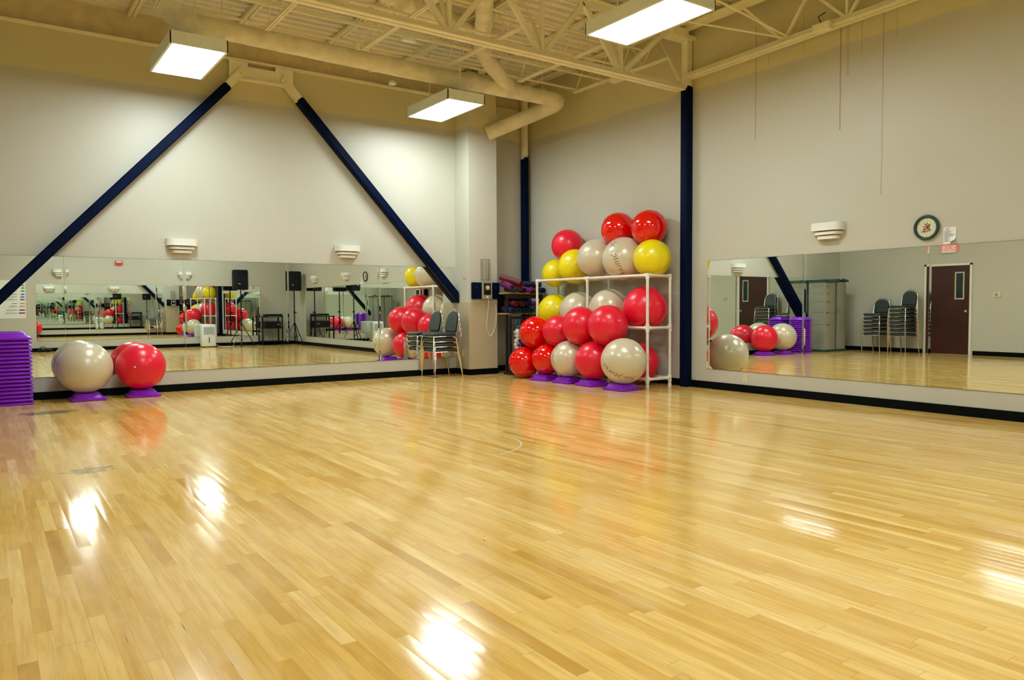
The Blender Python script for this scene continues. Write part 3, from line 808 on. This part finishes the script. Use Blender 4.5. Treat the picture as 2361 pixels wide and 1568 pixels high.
# ------------------------------------------------------------------ purple step blocks
def step_mesh(h=.088):
    b = MB(); S = .20
    def ring(s, z, r):
        out = []
        for (cx, cy, a0) in ((s-r, s-r, 0), (-s+r, s-r, PI/2), (-s+r, -s+r, PI), (s-r, -s+r, 3*PI/2)):
            for k in range(5):
                a = a0 + k/4*PI/2; out.append(b.bm.verts.new((cx+r*math.cos(a), cy+r*math.sin(a), z)))
        return out
    lv = [(S-.012, .0, .02), (S, .008, .03), (S, .024, .03), (S-.014, .034, .03), (S-.035, .036, .03), (S-.062, h-.008, .035), (S-.070, h, .035)]
    rs = [ring(*q) for q in lv]
    for A, B in zip(rs[:-1], rs[1:]):
        n = len(A)
        for k in range(n): b.bm.faces.new((A[k], A[(k+1) % n], B[(k+1) % n], B[k]))
    b.bm.faces.new(rs[0][::-1]); b.bm.faces.new(rs[-1])
    return b
def ordn(k): return ['first', 'second', 'third', 'fourth', 'fifth', 'sixth', 'seventh', 'eighth', 'ninth', 'tenth', 'eleventh', 'twelfth', 'thirteenth', 'fourteenth', 'fifteenth', 'sixteenth', 'seventeenth', 'eighteenth'][k]
stepo = step_mesh().build('aerobic_step', 'purple', smooth=45)
slot_me = None
def place_step(x, y, z, rz, label, group, first=[True]):
    o = stepo if first[0] else stepo.copy()
    if not first[0]: COL.objects.link(o)
    first[0] = False
    o.location = (x, y, z); o.rotation_euler = (0, 0, rz); tag(o, label, 'aerobic step', group); return o
# only the top block keeps its full raised platform; the nested ones are open shells that sit over each other
nb = MB(); S = .20
def ring2(s, z, r, bm):
    out = []
    for (cx, cy, a0) in ((s-r, s-r, 0), (-s+r, s-r, PI/2), (-s+r, -s+r, PI), (s-r, -s+r, 3*PI/2)):
        for k in range(5):
            a = a0 + k/4*PI/2; out.append(bm.verts.new((cx+r*math.cos(a), cy+r*math.sin(a), z)))
    return out
rs = [ring2(s, z, r, nb.bm) for s, z, r in ((S-.08, .0, .03), (S-.012, .0, .02), (S-.003, .003, .025), (S, .009, .03), (S, .015, .03), (S-.004, .021, .03), (S-.012, .025, .03), (S-.032, .027, .03), (S-.040, .0455, .03), (S-.08, .0455, .03))]
for A, B in zip(rs, rs[1:] + rs[:1]):
    n = len(A)
    for k in range(n): nb.bm.faces.new((A[k], A[(k+1) % n], B[(k+1) % n], B[k]))
nest = nb.build('aerobic_step', 'purple', smooth=45)
PST = .0462; NS = 18
for k in range(NS):
    dx, dy = random.uniform(-.004, .004), random.uniform(-.004, .004)
    if k < NS-1:
        o = nest if k == 0 else nest.copy()
        if k: COL.objects.link(o)
        o.location = (.278+dx, 11.0+dy, PST*k); o.rotation_euler = (0, 0, random.uniform(-.01, .01))
        tag(o, 'purple step in the stack at the left edge, %s from the floor' % ordn(k), 'aerobic step', 'purple steps stacked at the left edge')
    else:
        place_step(.278, 11.0, PST*k, 0, 'topmost purple step of the stack at the left edge', 'purple steps stacked at the left edge')
for x, y, rz, l in ((1.06, 10.95, 0.02, 'purple step under the pearl ball by the left mirrors'), (1.705, 10.98, -.02, 'purple step under the crimson ball by the left mirrors'),
                    (7.25, 9.42, .1, 'purple step under the bright red ball, farthest of the row'), (7.26, 8.87, .05, 'purple step under the lettered pearl ball, second of the row'),
                    (7.27, 8.33, -.04, 'purple step under the crimson ball of the front row'), (7.19, 7.64, .06, 'purple step nearest the viewer, under the large pearl ball')):
    place_step(x, y, 0, rz, l, 'purple steps under balls')

# ------------------------------------------------------------------ PVC rack
t = thing('ball_rack', 'white PVC pipe rack holding the exercise balls', 'rack', (7.855, 8.87, 0)); O = V((7.855, 8.87, 0))
pr_ = .021; XF, XB_ = 7.63, 8.08; ys = (7.585, 8.87, 10.155); zt, zm, zb = 1.585, .845, .12
for x in (XF, XB_):
    for y in ys: MB().cyl(W(x, y, 0), W(x, y, zt), pr_, 14).build('post', 'pvc', t, smooth=60)
    for z in (zt, zm, zb):
        MB().cyl(W(x, ys[0], z), W(x, ys[2], z), pr_, 14).build('long_rail', 'pvc', t, smooth=60)
for y in (ys[0], ys[2]):
    for z in (zt, zm, zb): MB().cyl(W(XF, y, z), W(XB_, y, z), pr_, 14).build('end_rail', 'pvc', t, smooth=60)
for x in (XF, XB_):
    for y in ys:
        s = 1 if x == XF else -1; f = .028
        for z in (zt, zm, zb):
            b = MB()
            b.cyl(W(x, y, z-.055), W(x, y, min(z+.055, zt+.028)), f, 14)
            if y != ys[2]: b.cyl(W(x, y, z), W(x, y+.055, z), f, 14)
            if y != ys[0]: b.cyl(W(x, y, z), W(x, y-.055, z), f, 14)
            if y != ys[1]: b.cyl(W(x, y, z), W(x+s*.055, y, z), f, 14)
            b.build('fitting', 'pvcfit', t, smooth=60)
        MB().cyl(W(x, y, 0), W(x, y, .045), f*.95, 14).build('foot_cap', 'pvcfit', t, smooth=60)

# ------------------------------------------------------------------ stacked chairs
def chair_proto():
    t = thing('stacking_chair', 'x', 'chair')
    b = MB(); b.box((0, .01, .447), (.42, .42, .062), None, .027, 4); b.build('seat', 'uphol', t, smooth=60)
    # back pad: rounded top
    def back_pt(u, z, w): # leans back
        y = -.205 - (z-.42)*.22; return V((u, y + w, z))
    poly = []; hw = .175
    for k in range(17):
        a = PI*k/16; poly.append((hw*math.cos(a), .665 + .16*math.sin(a)))
    poly += [(-hw+.0, .52), (-hw+.02, .505), (hw-.02, .505), (hw, .52)]
    b = MB(); b.prism(poly, -.016, .022, back_pt)
    bmesh.ops.bevel(b.bm, geom=[e for e in b.bm.edges if len(e.link_faces) == 2 and e.calc_face_angle(0) > 1.0], offset=.010, segments=2, affect='EDGES')
    b.build('backrest', 'uphol', t, smooth=50)
    pts = [back_pt(.195, .40, -.01), back_pt(.195, .66, -.01)]
    for k in range(1, 12):
        a = PI*k/12; pts.append(back_pt(.195*math.cos(a), .66 + .195*math.sin(a), -.01))
    pts += [back_pt(-.195, .66, -.01), back_pt(-.195, .40, -.01)]
    MB().tube(pts, .0115, 10).build('back_frame', 'chrome', t, smooth=60)
    for s in (-1, 1):
        MB().tube([(s*.185, .20, .418), (s*.212, .215, .395), (s*.226, .25, 0.0)], .0115, 10).build('leg', 'chrome', t, smooth=60)
        MB().tube([(s*.195, -.15, .41), (s*.212, -.20, .39), (s*.226, -.285, 0.0)], .0115, 10).build('leg', 'chrome', t, smooth=60)
    b = MB(); b.tube([(-.2, -.19, .415), (-.2, .2, .415), (.2, .2, .415), (.2, -.19, .415)], .010, 8, closed=True); b.build('seat_frame', 'chrome', t, smooth=60)
    return t
cp = chair_proto(); used = [False]
def chair_stack(x, y, rz, n, pitch, off, where, group):
    d = V((-math.sin(rz), math.cos(rz), 0))
    for k in range(n):
        c = dup(cp) if used[0] else cp; used[0] = True
        p = V((x, y, 0)) + d*off*k; c.location = (p.x, p.y, pitch*k); c.rotation_euler = (0, 0, rz)
        pos = 'top of stack' if k == n-1 else ('bottom of stack' if k == 0 else ordn(k) + ' from floor')
        tag(c, 'green padded chrome chair %s, %s' % (where, pos), 'chair', group)
chair_stack(6.26, 11.01-.0, PI/2, 4, .084, .012, 'in stack by pilaster', 'chairs stacked by the pilaster')
chair_stack(-1.43, 10.06, -PI/2, 6, .094, .004, 'in stack by cabinet', 'chairs stacked by the cabinet')
chair_stack(-1.40, 9.38, -PI/2+.1, 8, .094, .004, 'in stack by door', 'chairs stacked by the door')

# ------------------------------------------------------------------ pilaster wall unit
t = thing('wall_heater', 'navy padded panel with beige dial unit fixed to the pilaster', 'wall unit', (7.03, 10.85, 1.43))
MB().lim(-.275, .275, -.06, 0, -.14, .14, .012).build('navy_panel', 'navy', t, smooth=50)
b = MB(); b.lim(-.10, .10, -.085, -.06, -.145, .145, .006); b.build('frame', 'gunmetal', t)
MB().lim(-.07, .07, -.09, -.085, -.07, .125, .002).build('recess', 'blackm', t)
b = MB(); b.cyl((0, -.09, .05), (0, -.10, .05), .045, 24); b.build('dial', 'gunmetal', t, smooth=40)
MB().cyl((0, -.10, .05), (0, -.108, .05), .022, 16).build('dial_knob', 'white', t)
MB().lim(-.018, .018, -.092, -.085, -.125, -.09, .002).build('switch', 'white', t)
for s in (-.2, .2): MB().lim(s-.02, s+.02, -.063, -.06, .045, .05).build('slot', 'chrome', t)
t = thing('wire_basket', 'upright wire rack hung on the pilaster above the navy panel', 'wire rack', (7.025, 10.845, 1.78))
b = MB()
for x in (-.075, .0, .075):
    for y in ((-.06, -.012) if x else (-.06,)): b.cyl((x, y, -.17), (x, y, .175), .003, 6)
b.build('upright', 'wire', t)
b = MB()
for k in range(15):
    z = -.165 + k*.0243
    b.tube([(-.075, -.012, z), (-.075, -.06, z), (.075, -.06, z), (.075, -.012, z)], .0016 if k not in (0, 14) else .004, 5)
b.build('crossbars', 'wire', t)
b = MB()
for s in (-1, 1): b.tube([(s*.06, -.03, -.17), (s*.03, -.035, -.215), (s*.06, -.04, -.235)], .0022, 5)
b.build('hooks', 'wire', t)
O = V((7.03, 10.85, 1.43)); heater = bpy.data.objects['wall_heater']; b = MB(); pts = []
for p in [(7.06, 10.77, 1.29), (7.065, 10.80, 1.1), (7.05, 10.83, .85), (7.09, 10.835, .70), (7.13, 10.835, .64), (7.20, 10.835, .72), (7.245, 10.835, .86), (7.26, 10.84, 1.02), (7.25, 10.84, 1.16), (7.235, 10.84, 1.2)]: pts.append(V(p) - O)
b.tube(rounded(pts, .06, 4), .005, 8); b.build('power_cord', 'pvcfit', heater, smooth=60)
b = MB(); b.cyl((-.03, 0, 0), (.035, 0, .004), .005, 8); b.cyl((0, 0, 0), (0, .025, 0), .003, 6); b.cyl((-.03, 0, 0), (-.035, -.01, .012), .004, 6)
tag(b.build('coat_hook', 'rust', loc=(6.70, 10.96, 1.63)), 'small rusty hook on the side of the pilaster', 'hook')

# ------------------------------------------------------------------ mat shelf and dumbbell rack in the corner
t = thing('mat_shelf', 'dark corner shelf unit with wooden boards full of yoga mats', 'shelf', (7.72, 10.9, 0)); O = V((7.72, 10.9, 0))
b = MB()
for x in (7.325, 8.06):
    for y in (10.62, 11.02): b.lim(*(W(x, y, 0).x-.02, W(x, y, 0).x+.02), W(x, y, 0).y-.02, W(x, y, 0).y+.02, 0, 1.40)
b.build('posts', 'darkshelf', t)
for z in (1.385, 1.035):
    MB().lim(-.44, .36, -.32, .16, z-.012, z+.012, .003).build('shelf_board', 'wood', t)
MB().lim(-.42, .36, .15, .16, 1.05, 1.37).build('back_panel', 'darkshelf', t)
MB().lim(-.42, .36, -.31, -.29, 1.30, 1.365).build('front_rail', 'darkshelf', t)
def yoga_mat(c, d, L, R, m, label):
    if abs(d[0]) < .8 and d[0] != .36: d = (.50, -.80, -.20 if m in ('mat_maroon', 'mat_plum', 'mat_pink') and c[2] > 1.4 else -.06); d = (-.12, -1.0, d[2]); L *= .85
    """rolled mat: spiral sheet"""
    d = V(d).normalized(); up = V((0, 0, 1)); s = d.cross(up).normalized(); u = s.cross(d)
    b = MB(); turns = 3.2; n = int(turns*18); th = .0055; inner, outer = [], []
    for k in range(n+1):
        a = 2*PI*turns*k/n; r = R*.30 + (R*.95-R*.30)*k/n
        for lst, q in ((inner, r-th*.5), (outer, r+th*.5)): lst.append((q*math.cos(a), q*math.sin(a)))
    for w0, w1 in ((-L/2, L/2),):
        P = lambda p, w: s*p[0] + u*p[1] + d*w
        vi0 = [b.bm.verts.new(P(p, w0)) for p in inner]; vo0 = [b.bm.verts.new(P(p, w0)) for p in outer]
        vi1 = [b.bm.verts.new(P(p, w1)) for p in inner]; vo1 = [b.bm.verts.new(P(p, w1)) for p in outer]
        for k in range(n):
            b.bm.faces.new((vi0[k], vi0[k+1], vi1[k+1], vi1[k])); b.bm.faces.new((vo0[k], vo1[k], vo1[k+1], vo0[k+1]))
            b.bm.faces.new((vi0[k], vo0[k], vo0[k+1], vi0[k+1])); b.bm.faces.new((vi1[k], vi1[k+1], vo1[k+1], vo1[k]))
        b.bm.faces.new((vi0[0], vi1[0], vo1[0], vo0[0])); b.bm.faces.new((vi0[n], vo0[n], vo1[n], vi1[n]))
    o = b.build('yoga_mat', m, smooth=50, loc=c); tag(o, label, 'yoga mat', 'rolled yoga mats on the corner shelf'); return o
mats = [((7.42, 10.62, 1.61), (.36, -.90, -.28), .44, .058, 'mat_maroon', 'maroon mat roll lying on top of the plum roll, upper shelf'),
        ((7.375, 10.66, 1.515), (.45, -.9, -.08), .44, .056, 'mat_plum', 'plum mat roll at the left of the upper shelf'),
        ((7.545, 10.66, 1.505), (.45, -.9, -.04), .42, .05, 'mat_pink', 'rose mat roll between the plum and navy rolls, upper shelf'),
        ((7.44, 10.64, 1.448), (.35, -.9, 0), .46, .045, 'mat_green', 'dark green mat roll under the plum roll, upper shelf'),
        ((7.87, 10.80, 1.555), (.95, -.28, -.02), .55, .052, 'mat_navy', 'navy mat roll lying across the right of the upper shelf'),
        ((7.66, 10.72, 1.450), (.3, -.9, 0), .44, .05, 'mat_navy', 'navy mat roll in the middle of the upper shelf'),
        ((7.80, 10.66, 1.450), (.3, -.95, 0), .46, .048, 'mat_plum', 'small plum mat roll end in the middle right of the upper shelf'),
        ((7.93, 10.72, 1.450), (.3, -.95, 0), .44, .05, 'mat_maroon', 'maroon mat roll at the right of the upper shelf'),
        ((8.04, 10.66, 1.45), (.3, -.95, 0), .42, .05, 'mat_navy', 'navy mat roll beside the corner column, upper shelf'),
        ((7.40, 10.68, 1.105), (.5, -.85, 0), .46, .056, 'mat_navy', 'navy mat roll poking out at the left of the lower shelf'),
        ((7.53, 10.70, 1.105), (.35, -.9, 0), .44, .054, 'mat_green', 'dark green mat roll on the lower shelf'),
        ((7.66, 10.70, 1.105), (.3, -.95, 0), .44, .054, 'mat_navy', 'navy mat roll in the middle of the lower shelf'),
        ((7.79, 10.70, 1.105), (.3, -.95, 0), .44, .054, 'mat_green', 'green mat roll right of the middle of the lower shelf'),
        ((7.46, 10.68, 1.212), (.4, -.9, 0), .44, .05, 'mat_maroon', 'maroon mat roll, left one of the second layer, lower shelf'),
        ((7.60, 10.68, 1.212), (.35, -.95, 0), .44, .05, 'mat_maroon', 'maroon mat roll, middle one of the second layer, lower shelf'),
        ((7.73, 10.68, 1.212), (.3, -.95, 0), .44, .05, 'mat_navy', 'navy mat roll of the second layer, lower shelf'),
        ((7.87, 10.66, 1.212), (.3, -.95, 0), .44, .05, 'mat_plum', 'plum mat roll at the right of the second layer, lower shelf')]
for m_ in mats: yoga_mat(*m_)
t = thing('dumbbell_rack', 'black upright rack of small dumbbells under the mat shelf', 'dumbbell rack', (7.58, 10.5, 0))
b = MB()
for x in (-.27, .33): b.lim(x-.025, x+.025, -.03, .03, 0, 1.0, .004)
b.build('upright', 'darkshelf', t)
b = MB()
for k in range(7): b.cyl((-.19+k*.075, .03, .42), (-.19+k*.075, .05, 1.0), .005, 6)
b.build('slot_rods', 'gunmetal', t)
MB().lim(-.27, .33, .0, .03, .95, .99).build('top_bar', 'darkshelf', t)
MB().lim(-.30, .36, -.12, .16, 0, .035).build('foot', 'darkshelf', t)
def dumbbell_mesh():
    b = MB(); n = 8
    for y0, y1 in ((-.10, -.055), (.055, .10)):
        b.tube([(0, y0, 0), (0, y0+.008, 0), (0, y1-.008, 0), (0, y1, 0)], [.024, .031, .031, .024], 8)
    b.cyl((0, -.056, 0), (0, .056, 0), .012, 8); return b
dbs = [(-.17, .755, 'db_white'), (-.125, .735, 'db_white'), (-.195, .72, 'db_white'), (-.185, .665, 'db_white'), (-.125, .68, 'db_white'), (-.165, .615, 'db_white'),
       (-.20, .575, 'db_white'), (-.12, .625, 'db_white'), (-.165, .545, 'db_white'), (-.20, .52, 'db_white'), (-.195, .47, 'db_white'),
       (-.10, .565, 'db_purple'), (-.14, .50, 'db_purple'), (-.12, .44, 'db_purple'), (-.06, .60, 'db_blue'), (-.02, .56, 'db_blue'), (-.05, .53, 'db_blue'),
       (-.18, .82, 'db_teal'), (-.02, .80, 'db_teal'), (-.20, .88, 'db_blue'), (-.05, .76, 'db_red'), (-.07, .70, 'db_red'), (.0, .70, 'db_red'), (.05, .78, 'db_blue')]
names = {'db_white': 'white', 'db_purple': 'purple', 'db_blue': 'dark blue', 'db_teal': 'teal', 'db_red': 'dark red'}
cnt = {}; protos = {}
for x, z, c in dbs:
    cnt[c] = cnt.get(c, 0) + 1
    if c not in protos: o = dumbbell_mesh().build('dumbbell', c, smooth=35); protos[c] = o
    else: o = protos[c].copy(); COL.objects.link(o)
    o.location = (7.58+x, 10.43, z); o.rotation_euler = (0, 0, random.uniform(-.7, -.35))
    lab = '%s hex dumbbell on the black rack below the mats' % names[c]
    tag(o, lab, 'dumbbell', '%s dumbbells on the rack' % names[c])

# ------------------------------------------------------------------ things along the front wall, seen in the mirrors
def tripod_speaker(x, y, rz, where, h=1.72, a0=PI/2+.3, sp=.42):
    t = thing('speaker_stand', 'black tripod stand %s' % where, 'speaker stand', (x, y, 0), rz, 'speaker stands')
    MB().cyl((0, 0, .12), (0, 0, h), .0175, 12).build('pole', 'blackm', t)
    MB().cyl((0, 0, .62), (0, 0, .70), .032, 14).build('collar', 'blackp', t); MB().cyl((0, 0, .98), (0, 0, 1.05), .028, 14).build('collar', 'blackp', t)
    MB().cyl((.02, 0, 1.02), (.075, 0, 1.02), .012, 8).build('knob', 'blackp', t)
    for k in range(3):
        a = a0 + k*2*PI/3; d = V((math.cos(a), math.sin(a), 0))
        g = MB(); g.beam(d*.03 + V((0, 0, .66)), d*sp + V((0, 0, .03)), .026, .014); g = g.build('leg', 'blackm', t)
        MB().cyl(d*sp + V((0, 0, 0)), d*sp + V((0, 0, .05)), .018, 8).build('foot', 'blackp', g)
        MB().beam(V((0, 0, .2)) + d*.01, d*(sp*.57) + V((0, 0, .32)), .02, .006).build('brace_bar', 'blackm', t)
    s = thing('loudspeaker', 'black loudspeaker on the tripod %s' % where, 'loudspeaker', (x, y, h-.03), rz, 'loudspeakers')
    b = MB(); poly = [(-.215, .16), (.215, .16), (.225, -.05), (.15, -.17), (-.15, -.17), (-.225, -.05)]
    b.prism([(p[0], -p[1]) for p in poly], .03, .63, lambda u, v, w: V((u, v, w)))
    bmesh.ops.bevel(b.bm, geom=list(b.bm.edges), offset=.02, segments=3, affect='EDGES'); b.build('cabinet', 'blackp', s, smooth=50)
    MB().lim(-.12, -.03, .165, .176, .17, .45, .004).build('connector_panel', 'blackm', s)
    MB().lim(-.11, -.05, .176, .179, .20, .215).build('rating_label', 'white', s)
    MB().lim(.04, .14, .165, .176, .30, .42, .01).build('handle_recess', 'blackm', s)
tripod_speaker(6.44, -.98, 0, 'left of the equipment cart')
tripod_speaker(7.94, -.55, 0.06, 'in the corner right of the cart', 1.69, PI, .36)
t = thing('equipment_cart', 'black steel cart with amplifier in the corner', 'cart', (7.42, -1.28, 0)); 
for x in (-.31, .31):
    for y in (-.2, .2): MB().lim(x-.018, x+.018, y-.018, y+.018, .10, .90).build('post', 'blackm', t)
for z in (.12, .53, .88): MB().lim(-.335, .335, -.225, .225, z-.015, z+.012, .004).build('shelf', 'blackm', t)
for x in (-.31, .31):
    for y in (-.2, .2):
        MB().cyl((x-.015, y, .045), (x+.015, y, .045), .045, 16).build('caster', 'blackp', t)
t = thing('amplifier', 'black rack amplifier on the middle shelf of the cart', 'amplifier', (7.46, -1.28, .542))
MB().lim(-.24, .24, -.17, .17, 0, .19, .006).build('case', 'blackp', t)
b = MB()
for k in range(9): b.lim(-.2+k*.03, -.19+k*.03, .17, .173, .03, .16)
b.build('vents', 'blackm', t)
for x in (.13, .19): MB().cyl((x, .17, .1), (x, .185, .1), .018, 14).build('knob', 'gunmetal', t)
t = thing('mixer', 'low black mixer lying on top of the cart', 'mixer', (7.50, -1.30, .892))
b = MB(); b.lim(-.27, .27, -.14, .14, 0, .075, .01); b.build('case', 'blackp', t)
b = MB()
for k in range(10): b.cyl((-.22+k*.048, .03, .075), (-.22+k*.048, .03, .09), .008, 8)
b.build('knobs', 'greygrille', t)
b = MB(); b.box((7.42, -1.10, .896), (.26, .09, .003), Euler((0, 0, .2))); b.box((7.60, -1.09, .896), (.16, .08, .003), Euler((0, 0, -.15)))
tag(b.build('loose_papers', 'paper'), 'white papers hanging over the cart edge', 'papers')
b = MB()
for (p, q, r) in (((7.3, -1.45, .5), (7.25, -1.5, .1), (7.1, -1.4, .01)), ((7.5, -1.46, .5), (7.55, -1.5, .12), (7.7, -1.4, .01)), ((7.42, -1.46, .52), (7.45, -1.5, .2), (7.48, -1.45, .01))):
    b.tube(rounded([V(p), V(q), V(r)], .2), .004, 6)
tag(b.build('cables', 'blackp'), 'black cables hanging under the equipment cart', 'cable')
t = thing('dehumidifier', 'white dehumidifier with grey louvre standing at the front wall', 'dehumidifier', (5.52, -1.22, 0))
MB().lim(-.20, .20, -.14, .14, .02, .68, .03).build('case', 'white', t, smooth=50)
b = MB()
for k in range(9): b.lim(-.155, .155, .135, .146, .40+k*.024, .412+k*.024)
b.build('louvre', 'greygrille', t)
MB().lim(-.012, .012, .14, .146, .13, .30, .002).build('level_window', 'blackp', t)
MB().lim(-.17, .17, .138, .142, .375, .385).build('panel_line', 'greygrille', t)
for x in (-.15, .15): MB().lim(x-.03, x+.03, -.1, .1, 0, .025).build('foot', 'blackp', t)
b = MB(); b.tube(rounded([V((.19, -.08, .1)), V((.33, .02, .006)), V((.58, .17, .006)), V((.78, -.08, .006)), V((.83, -.33, .3))], .15), .005, 6)
b.build('power_cord', 'pvcfit', t)
b = MB(); b.lim(-.09, .09, 0, .05, -.06, .06, .006)
t = tag(b.build('fire_alarm', 'redink', loc=(3.22, YF, 2.47)), 'red fire alarm strobe high on the front wall', 'alarm')
MB().lim(-.07, .07, .05, .056, .01, .045).build('strobe_lens', 'white', t)
b = MB(); b.sphere((0, 0, .055), (.12, .09, .055), 20, 12); b.sphere((.13, .03, .05), (.09, .08, .05), 20, 12); b.tube([(-.08, 0, .1), (0, 0, .15), (.08, 0, .1)], .01, 8)
tag(b.build('gym_bag', 'blackp', smooth=60, loc=(1.30, -1.42, 0)), 'small black bag on the floor below the front mirrors', 'bag')
# chart on the front wall
t = thing('exercise_chart', 'white wall chart with rows of coloured bars on the front wall', 'chart', (.47, YF, 1.42))
MB().lim(-.48, .48, .0, .004, -.50, .52).build('sheet', 'paper', t)
rows = [(-.36, 'bar_maroon'), (-.28, 'bar_maroon'), (-.18, 'bar_orange'), (-.10, 'bar_orange'), (0.0, 'bar_blue'), (.07, 'bar_blue'), (.14, 'bar_blue'), (.23, 'bar_green'), (.31, 'bar_green'), (.38, 'bar_green')]
for i, (z, m_) in enumerate(rows):
    w = .14 - i*.009
    MB().lim(.46-w, .46, .004, .006, z-.016, z+.016).build('colour_bar', m_, t)
b = MB()
for i, (z, m_) in enumerate(rows):
    L = (.26, .26, .18, .12, .30, .24, .20, .16, .2, .18)[i]; b.lim(.29-L, .29, .004, .005, z-.006, z+.006); b.lim(.29-L*1.2, .22, .004, .0045, z-.035, z-.031)
b.build('text_lines', 'ink', t)

# bits on the floor
b = MB(); pts = []
for k in range(25):
    a = -1.25 + 2.1*k/24; pts.append((3.05 + .72*math.cos(a), 5.42 + .60*math.sin(a)))
for (p, q) in zip(pts[:-1], pts[1:]):
    d = (V(q)-V(p)).normalized()*.006; n_ = V((-d.y, d.x))
    if random.random() < .85: b.quad((p[0]-n_.x, p[1]-n_.y, .0012), (q[0]-n_.x, q[1]-n_.y, .0012), (q[0]+n_.x, q[1]+n_.y, .0012), (p[0]+n_.x, p[1]+n_.y, .0012))
tag(b.build('floor_marking', 'ivory'), 'worn pale curved line left on the wooden floor', 'floor marking')
for i, (x, y, l) in enumerate(((7.55, 7.25, 'tiny white scrap on the floor by the rack foot'), (2.38, 3.0, 'tiny white scrap in the middle of the floor'), (2.0, 3.1, 'tiny torn white scrap left of the floor middle'))):
    b = MB(); b.box((0, 0, .003), (.016, .008, .004), Euler((0, 0, i*.9)), .001); b.box((.007, .004, .004), (.007, .006, .003), Euler((0, .2, i)))
    tag(b.build('paper_scrap', 'paper', loc=(x, y, 0)), l, 'scrap')

# ------------------------------------------------------------------ camera
f_px, yaw, pitch, roll = 1741.08, .6107, -.0436, -.0054
fw = V((math.sin(yaw)*math.cos(pitch), math.cos(yaw)*math.cos(pitch), math.sin(pitch)))
rt = V((math.cos(yaw), -math.sin(yaw), 0)); up = rt.cross(fw)
r2 = rt*math.cos(roll) + up*math.sin(roll); u2 = -rt*math.sin(roll) + up*math.cos(roll)
cam = bpy.data.cameras.new('camera'); co = bpy.data.objects.new('camera', cam); COL.objects.link(co)
cam.sensor_width = 36.0; cam.sensor_fit = 'HORIZONTAL'; cam.lens = f_px/2361*36.0; cam.clip_end = 100
mt = Matrix((r2, u2, -fw)).transposed().to_4x4(); mt.translation = V((0, 0, CAMH)); co.matrix_world = mt
sc.camera = co
w = bpy.data.worlds.new('world'); sc.world = w; w.use_nodes = True
w.node_tree.nodes['Background'].inputs[0].default_value = (0, 0, 0, 1)
sc.view_settings.view_transform = 'Standard'; sc.view_settings.look = 'None'
sc.view_settings.exposure = 1.05; sc.view_settings.gamma = 1.0; sc.view_settings.use_curve_mapping = False
sc.cycles.max_bounces = 12; sc.cycles.glossy_bounces = 10; sc.cycles.diffuse_bounces = 6
sc.cycles.sample_clamp_indirect = 8.0
